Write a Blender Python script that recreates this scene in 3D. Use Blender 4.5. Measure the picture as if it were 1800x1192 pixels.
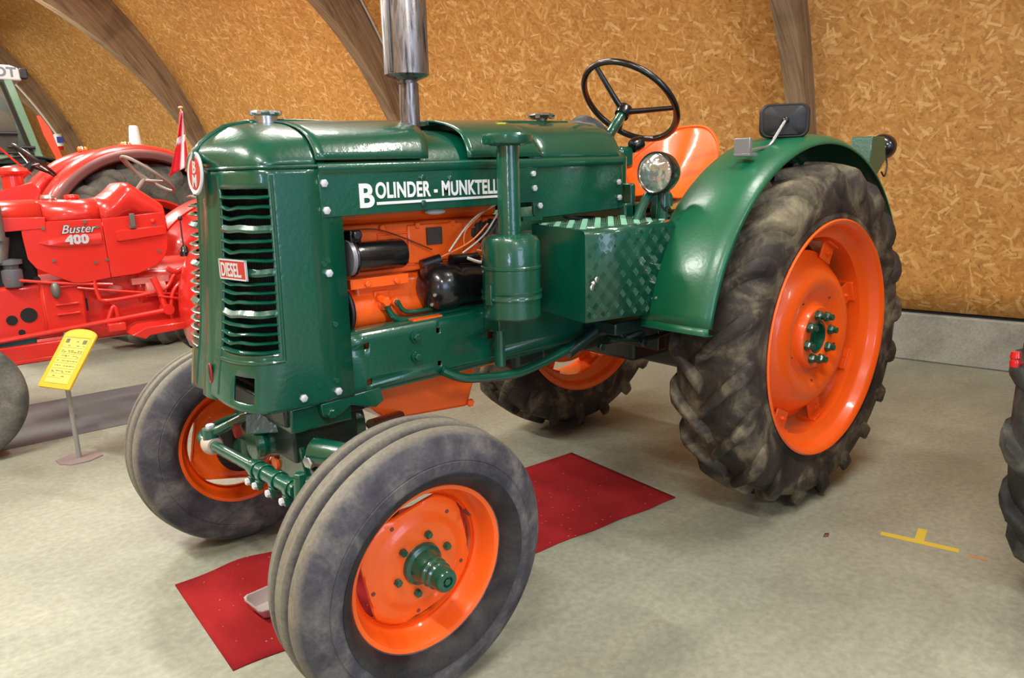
import bpy, bmesh, math, random
from mathutils import Vector, Matrix
for _o in list(bpy.data.objects): bpy.data.objects.remove(_o, do_unlink=True)
SC = bpy.context.scene
COL = SC.collection
PI = math.pi
sin, cos = math.sin, math.cos
rnd = random.Random(7)

# ------------------------------------------------------------------ camera, world, lights, exposure
def make_camera():
    x, y, z, yaw, pit, rol, f = -1.0493, -2.3524, 1.484, 0.7116, 0.2176, -0.0228, 1302.0
    cy, sy, cp, sp = cos(yaw), sin(yaw), cos(pit), sin(pit)
    F = Vector((sy*cp, cy*cp, -sp)); R = Vector((cy, -sy, 0)); U = R.cross(F)
    c, s = cos(rol), sin(rol)
    R2 = c*R + s*U; U2 = -s*R + c*U
    cam = bpy.data.cameras.new('camera'); o = bpy.data.objects.new('camera', cam); COL.objects.link(o)
    M = Matrix((R2, U2, -F)).transposed().to_4x4(); M.translation = Vector((x, y, z))
    o.matrix_world = M
    cam.sensor_width = 36.0; cam.lens = 36.0*f/1800.0; cam.clip_start = .05; cam.clip_end = 200
    SC.camera = o
make_camera()
W = bpy.data.worlds.new('world'); SC.world = W; W.use_nodes = True
W.node_tree.nodes['Background'].inputs[0].default_value = (.62, .76, 1.0, 1)
W.node_tree.nodes['Background'].inputs[1].default_value = .4
SC.view_settings.view_transform = 'Standard'; SC.view_settings.look = 'None'
SC.view_settings.exposure = 0.35; SC.view_settings.gamma = 1.0; SC.view_settings.use_curve_mapping = False

WA = 0.1714                                  # heading of the hall against the tractor
T = Vector((-sin(WA), cos(WA), 0)); NI = Vector((-cos(WA), -sin(WA), 0)); W0 = Vector((5.0, -.08, 0))
def hall(s, n, z): return W0 + T*s + NI*n + Vector((0, 0, z))

def tube_lamp(s, n, z, power, l=1.5, w=.12, col=(1, .96, .88)):
    d = bpy.data.lights.new('tube_light', 'AREA'); d.shape = 'RECTANGLE'; d.size = w; d.size_y = l
    d.energy = power; d.color = col
    o = bpy.data.objects.new('tube_light', d); COL.objects.link(o)
    o.location = hall(s, n, z); o.rotation_euler = (0, 0, WA + 0)
    o['label'] = 'fluorescent tube light under the arched roof'; o['category'] = 'light'; o['group'] = 'tube lights under the roof'
LAMPS = []
for s in (-4.5, -1.0, 2.5, 6.0, 9.5, 13.5):
    for n in (3.4, 7.0):
        LAMPS.append((s, n, 3.95 if n < 4 else 4.3))
for (s, n, z) in LAMPS: tube_lamp(s, n, z, (50 if s < 5 else 120) if n < 4 else (205 if s == 2.5 else 120))
# daylight coming in through the open gable behind the photographer
d = bpy.data.lights.new('gable_daylight', 'AREA'); d.shape = 'RECTANGLE'; d.size = 3.0; d.size_y = 3.0; d.energy = 110; d.color = (.62, .76, 1)
o = bpy.data.objects.new('gable_daylight', d); COL.objects.link(o)
o.location = hall(-7.2, 6.2, 2.0); o.rotation_euler = (Matrix.Rotation(WA, 3, 'Z') @ Matrix.Rotation(PI/2, 3, 'X')).to_euler()

d = bpy.data.lights.new('side_door_daylight', 'AREA'); d.shape = 'RECTANGLE'; d.size = 1.6; d.size_y = 2.2; d.energy = 190; d.color = (.50, .66, 1)
o = bpy.data.objects.new('side_door_daylight', d); COL.objects.link(o)
_p = Vector((-4.6, -4.6, 2.1)); _d = (Vector((0, -.2, 1.0))-_p).normalized(); o.location = _p; o.rotation_euler = _d.to_track_quat('-Z', 'Y').to_euler()

# ------------------------------------------------------------------ materials
MATS = {}
def newmat(name):
    m = bpy.data.materials.new(name); m.use_nodes = True
    nt = m.node_tree; b = nt.nodes['Principled BSDF']; MATS[name] = m
    return m, nt, b
def lin(r, g, b):
    f = lambda c: (c/255/12.92) if c/255 <= .04045 else ((c/255+.055)/1.055)**2.4
    return (f(r), f(g), f(b), 1)
def node(nt, t, **k):
    n = nt.nodes.new(t)
    for a, v in k.items():
        if a.startswith('i_'): n.inputs[a[2:].replace('_', ' ')].default_value = v
        else: setattr(n, a, v)
    return n
def ramp(nt, fac, stops, interp='LINEAR'):
    r = nt.nodes.new('ShaderNodeValToRGB'); r.color_ramp.interpolation = interp
    while len(r.color_ramp.elements) < len(stops): r.color_ramp.elements.new(.5)
    for e, (p, c) in zip(r.color_ramp.elements, stops):
        e.position = p; e.color = c if len(c) == 4 else (*c, 1)
    nt.links.new(fac, r.inputs[0]); return r
def bump(nt, b, h, strength, dist):
    bp = node(nt, 'ShaderNodeBump'); bp.inputs['Strength'].default_value = strength; bp.inputs['Distance'].default_value = dist
    nt.links.new(h, bp.inputs['Height']); nt.links.new(bp.outputs[0], b.inputs['Normal']); return bp
def paint(name, c, rough=.3, coat=.6, peel=.25, metal=0, wear=.12, pscale=70, crough=.08):
    m, nt, b = newmat(name)
    tc = node(nt, 'ShaderNodeTexCoord'); n = node(nt, 'ShaderNodeTexNoise', i_Scale=pscale, i_Detail=3.0)
    nt.links.new(tc.outputs['Object'], n.inputs['Vector'])
    n2 = node(nt, 'ShaderNodeTexNoise', i_Scale=5.0, i_Detail=5.0); nt.links.new(tc.outputs['Object'], n2.inputs['Vector'])
    cc = lin(*c); r = ramp(nt, n2.outputs['Fac'], [(.3, tuple(x*(1-wear) for x in cc[:3])), (.7, tuple(min(1, x*(1+wear)) for x in cc[:3]))])
    nt.links.new(r.outputs[0], b.inputs['Base Color'])
    b.inputs['Roughness'].default_value = rough; b.inputs['Coat Weight'].default_value = coat; b.inputs['Coat Roughness'].default_value = crough
    b.inputs['Metallic'].default_value = metal
    if peel:
        bp = bump(nt, b, n.outputs['Fac'], peel, .002)
        nt.links.new(bp.outputs[0], b.inputs['Coat Normal'])
    return m
def plain(name, c, rough=.5, metal=0, coat=0, emit=0):
    m, nt, b = newmat(name); b.inputs['Base Color'].default_value = lin(*c)
    b.inputs['Roughness'].default_value = rough; b.inputs['Metallic'].default_value = metal; b.inputs['Coat Weight'].default_value = coat
    if emit: b.inputs['Emission Color'].default_value = lin(*c); b.inputs['Emission Strength'].default_value = emit
    return m
GREEN = paint('green paint', (0, 76, 56), .32, .8, .35)
DKG = paint('shaded underside green', (6, 38, 32), .45, .3, .3)  # darker copy of the green; shade under the tractor is put into its colour
GREEN2 = paint('fender green paint', (2, 92, 60), .42, .45, .3, crough=.22)
ORANGE = paint('orange paint', (247, 98, 22), .35, .5, .2, wear=.05)
RED = paint('red paint', (214, 44, 34), .3, .7, .12, wear=.05)
BROWN = paint('red brown primer', (112, 62, 56), .6, .0, .1)
BLACKP = paint('black paint', (16, 16, 19), .28, .6, .3)
DARK = plain('dark cavity', (16, 18, 18), .8)
GREYG = paint('grey green paint', (110, 150, 118), .45, .3, .1)
STEEL = plain('bright steel', (200, 200, 198), .3, .9)
WHITEP = plain('white paint', (222, 224, 222), .45)
BOLT = plain('pale bolt head', (205, 208, 214), .4, .2)
CHROME = plain('chrome', (225, 225, 228), .12, 1)
PLASTIC = plain('black plastic', (32, 33, 36), .55)
GUNM = plain('grey cast metal', (120, 118, 112), .5, .6)
LENS = plain('orange lens', (240, 110, 40), .25, coat=.5)
REDL = plain('red lens', (190, 20, 20), .25, coat=.5)
SILVER = plain('silver lettering', (206, 208, 212), .4, .3)
WHITEL = plain('white lettering', (225, 230, 232), .45)
REDPL = plain('red enamel', (172, 44, 36), .5)
ANODE = plain('galvanised pole', (150, 150, 146), .5, .3)
BASEG = plain('brown grey painted base', (134, 122, 118), .55)
FLAGR = plain('flag red cloth', (224, 40, 56), .8)
FLAGW = plain('flag white cloth', (232, 222, 228), .8)
WOODL = plain('pale wood stick', (214, 178, 120), .6)
TANKG = plain('dark teal paint', (16, 84, 88), .4)
YTAPE = plain('yellow floor tape', (206, 182, 60), .7)
OTAPE = plain('orange chalk', (196, 130, 80), .8)
INK = plain('grey printed ink', (104, 104, 70), .8)
YCARD = plain('yellow printed sheet', (196, 184, 84), .6)
YFRAME = plain('yellow board', (216, 166, 16), .5, coat=.2)
YOLIVE = plain('olive yellow header', (196, 182, 40), .5)
WIRE = plain('pale wire', (200, 196, 186), .5)
WIREO = plain('orange wire', (220, 120, 60), .5)
BLUEP = plain('blue plastic', (40, 70, 160), .5)
BRASS = plain('aged brass', (128, 118, 104), .45, .7)

def mat_muffler():
    m, nt, b = newmat('brushed exhaust steel')
    tc = node(nt, 'ShaderNodeTexCoord'); mp = node(nt, 'ShaderNodeMapping'); mp.inputs['Scale'].default_value = (9, 9, 1.2)
    n = node(nt, 'ShaderNodeTexNoise', i_Scale=7.0, i_Detail=6.0)
    nt.links.new(tc.outputs['Object'], mp.inputs[0]); nt.links.new(mp.outputs[0], n.inputs['Vector'])
    r = ramp(nt, n.outputs['Fac'], [(.3, lin(70, 66, 66)), (.5, lin(150, 146, 146)), (.75, lin(120, 116, 118))])
    nt.links.new(r.outputs[0], b.inputs['Base Color']); b.inputs['Metallic'].default_value = .85
    r2 = ramp(nt, n.outputs['Fac'], [(.3, (.5, .5, .5)), (.6, (.26, .26, .26))]); nt.links.new(r2.outputs[0], b.inputs['Roughness'])
    return m
MUF = mat_muffler()

def mat_rubber(name, dust, amount, dark=(30, 31, 36), scale=5.0, mid=None, tread=None):
    m, nt, b = newmat(name)
    tc = node(nt, 'ShaderNodeTexCoord')
    n = node(nt, 'ShaderNodeTexNoise', i_Scale=scale, i_Detail=8.0, i_Roughness=.62, i_Distortion=.5)
    nt.links.new(tc.outputs['Object'], n.inputs['Vector'])
    mid = mid or tuple((a+b_)//2 for a, b_ in zip(dark, dust))
    r = ramp(nt, n.outputs['Fac'], [(.34-amount*.1, lin(*dark)), (.52-amount*.1, lin(*mid)), (.78-amount*.12, lin(*dust))])
    nf = node(nt, 'ShaderNodeTexNoise', i_Scale=scale*14, i_Detail=4.0); nt.links.new(tc.outputs['Object'], nf.inputs['Vector'])
    mx = node(nt, 'ShaderNodeMix', data_type='RGBA', blend_type='MULTIPLY'); mx.inputs[0].default_value = .5
    rf = ramp(nt, nf.outputs['Fac'], [(.3, (.55, .55, .55)), (.7, (1.15, 1.15, 1.15))])
    base = r.outputs[0]
    if tread:                                  # dust ground into the running ribs
        sx = node(nt, 'ShaderNodeSeparateXYZ'); nt.links.new(tc.outputs['Object'], sx.inputs[0])
        cb = node(nt, 'ShaderNodeCombineXYZ'); nt.links.new(sx.outputs[0], cb.inputs[0]); nt.links.new(sx.outputs[2], cb.inputs[2])
        ln = node(nt, 'ShaderNodeVectorMath', operation='LENGTH'); nt.links.new(cb.outputs[0], ln.inputs[0])
        mr = node(nt, 'ShaderNodeMapRange'); mr.inputs[1].default_value = tread[0]; mr.inputs[2].default_value = tread[1]; mr.inputs[4].default_value = .75; nt.links.new(ln.outputs['Value'], mr.inputs[0])
        mt = node(nt, 'ShaderNodeMix', data_type='RGBA'); nt.links.new(mr.outputs[0], mt.inputs[0]); nt.links.new(base, mt.inputs[6]); mt.inputs[7].default_value = lin(*tread[2]); base = mt.outputs[2]
    nt.links.new(base, mx.inputs[6]); nt.links.new(rf.outputs[0], mx.inputs[7]); nt.links.new(mx.outputs[2], b.inputs['Base Color'])
    b.inputs['Roughness'].default_value = .66; b.inputs['Specular IOR Level'].default_value = .35
    bump(nt, b, nf.outputs['Fac'], .25, .003)
    return m
RUBF = mat_rubber('worn front tyre rubber', (128, 124, 118), .3, (38, 39, 50), 6.5, (72, 71, 78), tread=(.396, .410, (128, 124, 108)))
RUBR = mat_rubber('dusty rear tyre rubber', (156, 146, 118), .32, (26, 25, 26), 4.6, (62, 56, 50))
RUBB = mat_rubber('blackened rim edge rubber', (70, 68, 66), 0, (24, 24, 28), 9)
RUBD = mat_rubber('dark lugged tyre rubber', (104, 104, 96), .1, (26, 27, 28), 6.0, (52, 52, 50))
RUBG = mat_rubber('grey dusty tyre rubber', (132, 130, 118), .5, (52, 54, 54), 5.0)

def mat_concrete(name, base, tint, dark, sc=1.0):
    m, nt, b = newmat(name)
    tc = node(nt, 'ShaderNodeTexCoord')
    mp = node(nt, 'ShaderNodeMapping'); mp.inputs['Rotation'].default_value = (0, 0, .35); mp.inputs['Scale'].default_value = (.55, 1.0, 1.0)
    nt.links.new(tc.outputs['Object'], mp.inputs[0])
    a = node(nt, 'ShaderNodeTexNoise', i_Scale=.9*sc, i_Detail=8.0, i_Roughness=.6, i_Distortion=.3); nt.links.new(mp.outputs[0], a.inputs['Vector'])
    r = ramp(nt, a.outputs['Fac'], [(.32, lin(*dark)), (.5, lin(*base)), (.7, lin(*tint))])
    c = node(nt, 'ShaderNodeTexNoise', i_Scale=38.0*sc, i_Detail=6.0); nt.links.new(tc.outputs['Object'], c.inputs['Vector'])
    rc = ramp(nt, c.outputs['Fac'], [(.35, (.86, .86, .86)), (.65, (1.06, 1.06, 1.06))])
    mx = node(nt, 'ShaderNodeMix', data_type='RGBA', blend_type='MULTIPLY'); mx.inputs[0].default_value = 1
    nt.links.new(r.outputs[0], mx.inputs[6]); nt.links.new(rc.outputs[0], mx.inputs[7])
    v = node(nt, 'ShaderNodeTexNoise', i_Scale=3.2*sc, i_Detail=10.0, i_Roughness=.75, i_Distortion=1.2); nt.links.new(mp.outputs[0], v.inputs['Vector'])
    rv = ramp(nt, v.outputs['Fac'], [(.47, (1, 1, 1)), (.495, (1.07, 1.07, 1.06)), (.52, (1, 1, 1)), (.70, (.9, .89, .87))])
    mx2 = node(nt, 'ShaderNodeMix', data_type='RGBA', blend_type='MULTIPLY'); mx2.inputs[0].default_value = 1
    nt.links.new(mx.outputs[2], mx2.inputs[6]); nt.links.new(rv.outputs[0], mx2.inputs[7])
    nt.links.new(mx2.outputs[2], b.inputs['Base Color'])
    rr = ramp(nt, a.outputs['Fac'], [(.3, (.42, .42, .42)), (.7, (.6, .6, .6))]); nt.links.new(rr.outputs[0], b.inputs['Roughness'])
    bump(nt, b, c.outputs['Fac'], .15, .002)
    return m
CONC = mat_concrete('worn concrete floor', (145, 148, 132), (163, 165, 148), (122, 125, 112))
KERB = mat_concrete('grey concrete kerb', (150, 150, 142), (166, 166, 156), (118, 118, 112), 1.6)
GREYMAT = mat_concrete('dark grey floor runner', (92, 92, 94), (108, 108, 108), (70, 70, 74), 3)

def mat_osb():
    m, nt, b = newmat('oriented strand board')
    uv = node(nt, 'ShaderNodeUVMap'); uv.uv_map = 'UVMap'
    big = node(nt, 'ShaderNodeTexNoise', i_Scale=.9, i_Detail=3.0); nt.links.new(uv.outputs[0], big.inputs['Vector'])
    fine = node(nt, 'ShaderNodeTexNoise', i_Scale=26.0, i_Detail=6.0, i_Roughness=.7, i_Distortion=1.0); nt.links.new(uv.outputs[0], fine.inputs['Vector'])
    cur = ramp(nt, fine.outputs['Fac'], [(.3, lin(124, 84, 38)), (.42, lin(164, 116, 56)), (.56, lin(186, 136, 72)), (.72, lin(206, 160, 96))]).outputs[0]
    heights = None
    specs = [(9, .30, .045, 0.0), (8, .26, .07, 3.7), (11, .24, .05, 7.1), (7, .24, .07, 11.3), (10, .27, .05, 5.2), (6, .20, .055, 17.9), (12, .25, .05, 23.1), (9, .3, .05, 31.3), (13, .26, .04, 41.7)]
    for i, (sc, L, wd, off) in enumerate(specs):
        mp = node(nt, 'ShaderNodeMapping'); mp.inputs['Location'].default_value = (off, off*1.7, 0); mp.inputs['Scale'].default_value = (sc, sc, 1)
        nt.links.new(uv.outputs[0], mp.inputs[0])
        vo = node(nt, 'ShaderNodeTexVoronoi', voronoi_dimensions='2D', feature='F1'); vo.inputs['Scale'].default_value = 1.0; vo.inputs['Randomness'].default_value = 1.0
        nt.links.new(mp.outputs[0], vo.inputs['Vector'])
        sub = node(nt, 'ShaderNodeVectorMath', operation='SUBTRACT'); nt.links.new(mp.outputs[0], sub.inputs[0]); nt.links.new(vo.outputs['Position'], sub.inputs[1])
        sep = node(nt, 'ShaderNodeSeparateColor'); nt.links.new(vo.outputs['Color'], sep.inputs[0])
        ang = node(nt, 'ShaderNodeMath', operation='MULTIPLY_ADD'); ang.inputs[1].default_value = 3.6; ang.inputs[2].default_value = -.6; nt.links.new(sep.outputs[0], ang.inputs[0])
        rot = node(nt, 'ShaderNodeVectorRotate', rotation_type='Z_AXIS'); nt.links.new(sub.outputs[0], rot.inputs['Vector']); nt.links.new(ang.outputs[0], rot.inputs['Angle'])
        sx = node(nt, 'ShaderNodeSeparateXYZ'); nt.links.new(rot.outputs[0], sx.inputs[0])
        ax = node(nt, 'ShaderNodeMath', operation='ABSOLUTE'); nt.links.new(sx.outputs[0], ax.inputs[0])
        nz = node(nt, 'ShaderNodeMath', operation='MULTIPLY_ADD'); nz.inputs[1].default_value = .10; nz.inputs[2].default_value = -.05; nt.links.new(fine.outputs['Fac'], nz.inputs[0])
        ay = node(nt, 'ShaderNodeMath', operation='ADD'); nt.links.new(sx.outputs[1], ay.inputs[0]); nt.links.new(nz.outputs[0], ay.inputs[1])
        ay2 = node(nt, 'ShaderNodeMath', operation='ABSOLUTE'); nt.links.new(ay.outputs[0], ay2.inputs[0])
        wm = node(nt, 'ShaderNodeMath', operation='MULTIPLY_ADD'); wm.inputs[1].default_value = wd*sc*.22; wm.inputs[2].default_value = wd*sc*.07; nt.links.new(sep.outputs[1], wm.inputs[0])
        c1 = node(nt, 'ShaderNodeMath', operation='LESS_THAN'); c1.inputs[1].default_value = L*sc*.22 if L*sc*.22 < .48 else .48; nt.links.new(ax.outputs[0], c1.inputs[0])
        c2 = node(nt, 'ShaderNodeMath', operation='LESS_THAN'); nt.links.new(ay2.outputs[0], c2.inputs[0]); nt.links.new(wm.outputs[0], c2.inputs[1])
        ms = node(nt, 'ShaderNodeMath', operation='MULTIPLY'); nt.links.new(c1.outputs[0], ms.inputs[0]); nt.links.new(c2.outputs[0], ms.inputs[1])
        m2 = node(nt, 'ShaderNodeMath', operation='MULTIPLY'); m2.inputs[1].default_value = .62; nt.links.new(ms.outputs[0], m2.inputs[0])
        fc = ramp(nt, sep.outputs[2], [(0, lin(160, 110, 54)), (.35, lin(184, 132, 68)), (.75, lin(196, 148, 82)), (.93, lin(214, 174, 112)), (1, lin(226, 192, 134))])
        mx = node(nt, 'ShaderNodeMix', data_type='RGBA'); nt.links.new(m2.outputs[0], mx.inputs[0]); nt.links.new(cur, mx.inputs[6]); nt.links.new(fc.outputs[0], mx.inputs[7])
        cur = mx.outputs[2]
    rb = ramp(nt, big.outputs['Fac'], [(.3, (1.15, 1.13, 1.10)), (.7, (1.32, 1.32, 1.32))])
    mm = node(nt, 'ShaderNodeMix', data_type='RGBA', blend_type='MULTIPLY'); mm.inputs[0].default_value = 1
    nt.links.new(cur, mm.inputs[6]); nt.links.new(rb.outputs[0], mm.inputs[7]); nt.links.new(mm.outputs[2], b.inputs['Base Color'])
    b.inputs['Roughness'].default_value = .6; b.inputs['Specular IOR Level'].default_value = .4
    return m
OSB = mat_osb()
def mat_wood(name, base, dark, light):
    m, nt, b = newmat(name)
    uv = node(nt, 'ShaderNodeUVMap'); uv.uv_map = 'UVMap'
    mp = node(nt, 'ShaderNodeMapping'); mp.inputs['Scale'].default_value = (30, .9, 1); nt.links.new(uv.outputs[0], mp.inputs[0])
    n = node(nt, 'ShaderNodeTexNoise', i_Scale=1.6, i_Detail=8.0, i_Roughness=.65, i_Distortion=.6); nt.links.new(mp.outputs[0], n.inputs['Vector'])
    r = ramp(nt, n.outputs['Fac'], [(.3, lin(*dark)), (.5, lin(*base)), (.72, lin(*light))])
    n2 = node(nt, 'ShaderNodeTexNoise', i_Scale=2.2, i_Detail=5.0); nt.links.new(uv.outputs[0], n2.inputs['Vector'])
    r2 = ramp(nt, n2.outputs['Fac'], [(.32, (.62, .6, .6)), (.48, (1, 1, 1))])
    mx = node(nt, 'ShaderNodeMix', data_type='RGBA', blend_type='MULTIPLY'); mx.inputs[0].default_value = .8
    nt.links.new(r.outputs[0], mx.inputs[6]); nt.links.new(r2.outputs[0], mx.inputs[7]); nt.links.new(mx.outputs[2], b.inputs['Base Color'])
    b.inputs['Roughness'].default_value = .7
    return m
BEAMW = mat_wood('weathered glulam', (140, 116, 88), (98, 80, 62), (164, 142, 112))
def mat_carpet():
    m, nt, b = newmat('red needle felt carpet')
    tc = node(nt, 'ShaderNodeTexCoord'); n = node(nt, 'ShaderNodeTexNoise', i_Scale=170.0, i_Detail=3.0); nt.links.new(tc.outputs['Object'], n.inputs['Vector'])
    n2 = node(nt, 'ShaderNodeTexNoise', i_Scale=3.0, i_Detail=6.0); nt.links.new(tc.outputs['Object'], n2.inputs['Vector'])
    r = ramp(nt, n2.outputs['Fac'], [(.3, lin(118, 24, 26)), (.7, lin(150, 36, 38))])
    v = node(nt, 'ShaderNodeTexVoronoi', i_Scale=42.0); nt.links.new(tc.outputs['Object'], v.inputs['Vector'])
    sep = node(nt, 'ShaderNodeSeparateColor'); nt.links.new(v.outputs['Color'], sep.inputs[0])
    a = node(nt, 'ShaderNodeMath', operation='LESS_THAN'); a.inputs[1].default_value = .16; nt.links.new(v.outputs['Distance'], a.inputs[0])
    g = node(nt, 'ShaderNodeMath', operation='GREATER_THAN'); g.inputs[1].default_value = .8; nt.links.new(sep.outputs[0], g.inputs[0])
    mu = node(nt, 'ShaderNodeMath', operation='MULTIPLY'); nt.links.new(a.outputs[0], mu.inputs[0]); nt.links.new(g.outputs[0], mu.inputs[1])
    m3 = node(nt, 'ShaderNodeMath', operation='MULTIPLY'); m3.inputs[1].default_value = .35; nt.links.new(mu.outputs[0], m3.inputs[0])
    mx = node(nt, 'ShaderNodeMix', data_type='RGBA'); nt.links.new(m3.outputs[0], mx.inputs[0]); nt.links.new(r.outputs[0], mx.inputs[6]); mx.inputs[7].default_value = lin(206, 150, 146)
    nt.links.new(mx.outputs[2], b.inputs['Base Color']); b.inputs['Roughness'].default_value = .95; b.inputs['Specular IOR Level'].default_value = .1
    bump(nt, b, n.outputs['Fac'], .5, .003)
    return m
CARPET = mat_carpet()
def mat_foil():
    m, nt, b = newmat('crinkled aluminium foil'); b.inputs['Base Color'].default_value = lin(212, 206, 204); b.inputs['Metallic'].default_value = .7; b.inputs['Roughness'].default_value = .4
    tc = node(nt, 'ShaderNodeTexCoord'); n = node(nt, 'ShaderNodeTexNoise', i_Scale=60.0, i_Detail=4.0); nt.links.new(tc.outputs['Object'], n.inputs['Vector']); bump(nt, b, n.outputs['Fac'], .4, .003); return m
FOIL = mat_foil()
def mat_glass(name, c, rough=.05, alpha=.25):
    m, nt, b = newmat(name); b.inputs['Base Color'].default_value = lin(*c); b.inputs['Roughness'].default_value = rough
    b.inputs['Transmission Weight'].default_value = 1 - alpha; b.inputs['IOR'].default_value = 1.2; return m
GLASS = mat_glass('window glass', (200, 210, 205), .03, .15)
def mat_lens():
    m, nt, b = newmat('fluted lamp glass'); b.inputs['Base Color'].default_value = lin(200, 205, 200); b.inputs['Metallic'].default_value = .75; b.inputs['Roughness'].default_value = .12
    tc = node(nt, 'ShaderNodeTexCoord'); w = node(nt, 'ShaderNodeTexNoise', i_Scale=22.0, i_Detail=1.0); nt.links.new(tc.outputs['Object'], w.inputs['Vector']); bump(nt, b, w.outputs['Fac'], .8, .02)
    b.inputs['Coat Weight'].default_value = 1; return m
LAMPG = mat_lens()

# ------------------------------------------------------------------ geometry helpers
def basis(ax):
    ax = Vector(ax).normalized(); u = ax.cross(Vector((0, 0, 1)))
    if u.length < 1e-4: u = Vector((1, 0, 0))
    u.normalize(); return u, ax.cross(u).normalized(), ax
class G:
    def __init__(s): s.v = []; s.f = []; s.uv = None
    def add(s, vs, fs):
        n = len(s.v); s.v += [tuple(p) for p in vs]; s.f += [tuple(i+n for i in f) for f in fs]; return s
    def box(s, x0, x1, y0, y1, z0, z1, M=None):
        vs = [Vector((x, y, z)) for x in (x0, x1) for y in (y0, y1) for z in (z0, z1)]
        if M: vs = [M @ p for p in vs]
        return s.add(vs, [(0, 1, 3, 2), (4, 6, 7, 5), (0, 4, 5, 1), (2, 3, 7, 6), (0, 2, 6, 4), (1, 5, 7, 3)])
    def loft(s, rings, closed=True, caps=(True, True), loop=False):
        n = len(rings[0]); vs = [p for r in rings for p in r]; fs = []
        m = len(rings); rng = range(m if loop else m-1)
        for i in rng:
            for j in range(n if closed else n-1):
                a, b = i*n+j, i*n+(j+1) % n; k = (i+1) % m
                fs.append((a, b, k*n+(j+1) % n, k*n+j))
        if not loop and closed:
            if caps[0]: fs.append(tuple(range(n))[::-1])
            if caps[1]: fs.append(tuple((m-1)*n+j for j in range(n)))
        return s.add(vs, fs)
    def lathe(s, prof, o=(0, 0, 0), ax=(0, 0, 1), n=32, closed=False, a0=0, a1=None):
        # prof: (radius, height) pairs; closed: profile is a closed loop
        u, w, a = basis(ax); o = Vector(o); full = a1 is None
        a1 = 2*PI if full else a1; rings = []
        for k in range(n if full else n+1):
            t = a0 + (a1-a0)*k/n; d = u*cos(t)+w*sin(t)
            rings.append([o + d*r + a*h for r, h in prof])
        return s.loft(rings, closed=closed, caps=(not full, not full), loop=full)
    def cyl(s, p0, p1, r, r2=None, n=20):
        p0, p1 = Vector(p0), Vector(p1); h = (p1-p0).length; r2 = r if r2 is None else r2
        return s.lathe([(0, 0), (r, 0), (r2, h), (0, h)], p0, p1-p0, n)
    def tube(s, pts, r, n=10, smooth=0):
        pts = [Vector(p) for p in pts]
        if smooth: pts = catmull(pts, smooth)
        rings = []; t0 = (pts[1]-pts[0]).normalized(); u, w, _ = basis(t0)
        for i, p in enumerate(pts):
            t = (pts[min(i+1, len(pts)-1)] - pts[max(i-1, 0)]).normalized()
            u = (u - t*u.dot(t)).normalized(); w = t.cross(u)
            rr = r(i/(len(pts)-1)) if callable(r) else r
            rings.append([p + (u*cos(2*PI*k/n)+w*sin(2*PI*k/n))*rr for k in range(n)])
        return s.loft(rings)
    def prism(s, poly, plane, d0, d1):
        f = {'xz': lambda a, b, d: (a, d, b), 'yz': lambda a, b, d: (d, a, b), 'xy': lambda a, b, d: (a, b, d)}[plane]
        n = len(poly); vs = [f(a, b, d0) for a, b in poly] + [f(a, b, d1) for a, b in poly]
        return s.add(vs, [tuple(range(n)), tuple(range(2*n-1, n-1, -1))] + [(i, (i+1) % n, n+(i+1) % n, n+i) for i in range(n)])
    def grid(s, P):
        n = len(P[0]); vs = [p for r in P for p in r]
        return s.add(vs, [(i*n+j, i*n+j+1, (i+1)*n+j+1, (i+1)*n+j) for i in range(len(P)-1) for j in range(n-1)])
    def sphere(s, o, r, n=16, sx=(1, 1, 1)):
        rings = []
        for i in range(n//2+1):
            t = PI*i/(n//2); rr = max(sin(t), 1e-4)
            rings.append([Vector(o)+Vector((rr*cos(2*PI*k/n)*r*sx[0], rr*sin(2*PI*k/n)*r*sx[1], cos(t)*r*sx[2])) for k in range(n)])
        return s.loft(rings)
    def torus(s, o, R, r, ax=(0, 0, 1), n=40, m=10):
        return s.lathe([(R+r*cos(2*PI*k/m), r*sin(2*PI*k/m)) for k in range(m)], o, ax, n, closed=True)
    def hexb(s, o, ax, r, h, dome=True):
        u, w, a = basis(ax); o = Vector(o)
        ring = lambda rr, hh: [o + (u*cos(PI*k/3)+w*sin(PI*k/3))*rr + a*hh for k in range(6)]
        return s.loft([ring(r, 0), ring(r, h*.8), ring(r*.8, h)])
    def obj(s, name, mat, parent=None, loc=None, rot=None, smooth=40, bev=0, solid=0, sub=0, uv=None, wm=None, off=0):
        me = bpy.data.meshes.new(name); me.from_pydata(s.v, [], s.f)
        bm = bmesh.new(); bm.from_mesh(me)
        bmesh.ops.remove_doubles(bm, verts=bm.verts, dist=1e-6)
        bmesh.ops.recalc_face_normals(bm, faces=bm.faces)
        bm.to_mesh(me); bm.free()
        if uv:
            l = me.uv_layers.new(name='UVMap')
            for poly in me.polygons:
                for li in poly.loop_indices: l.data[li].uv = uv(me.vertices[me.loops[li].vertex_index].co)
        for mm in (mat if isinstance(mat, (list, tuple)) else [mat]): me.materials.append(mm)
        if smooth:
            for p in me.polygons: p.use_smooth = True
            me.set_sharp_from_angle(angle=math.radians(smooth))
        o = bpy.data.objects.new(name, me); COL.objects.link(o)
        if parent: o.parent = parent
        if loc: o.location = loc
        if rot: o.rotation_euler = rot
        if solid:
            q = o.modifiers.new('solid', 'SOLIDIFY'); q.thickness = solid; q.offset = off
        if sub:
            q = o.modifiers.new('sub', 'SUBSURF'); q.levels = sub; q.render_levels = sub
        if bev:
            q = o.modifiers.new('bevel', 'BEVEL'); q.width = bev; q.segments = 2; q.limit_method = 'ANGLE'; q.angle_limit = math.radians(40)
        return o
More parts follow.
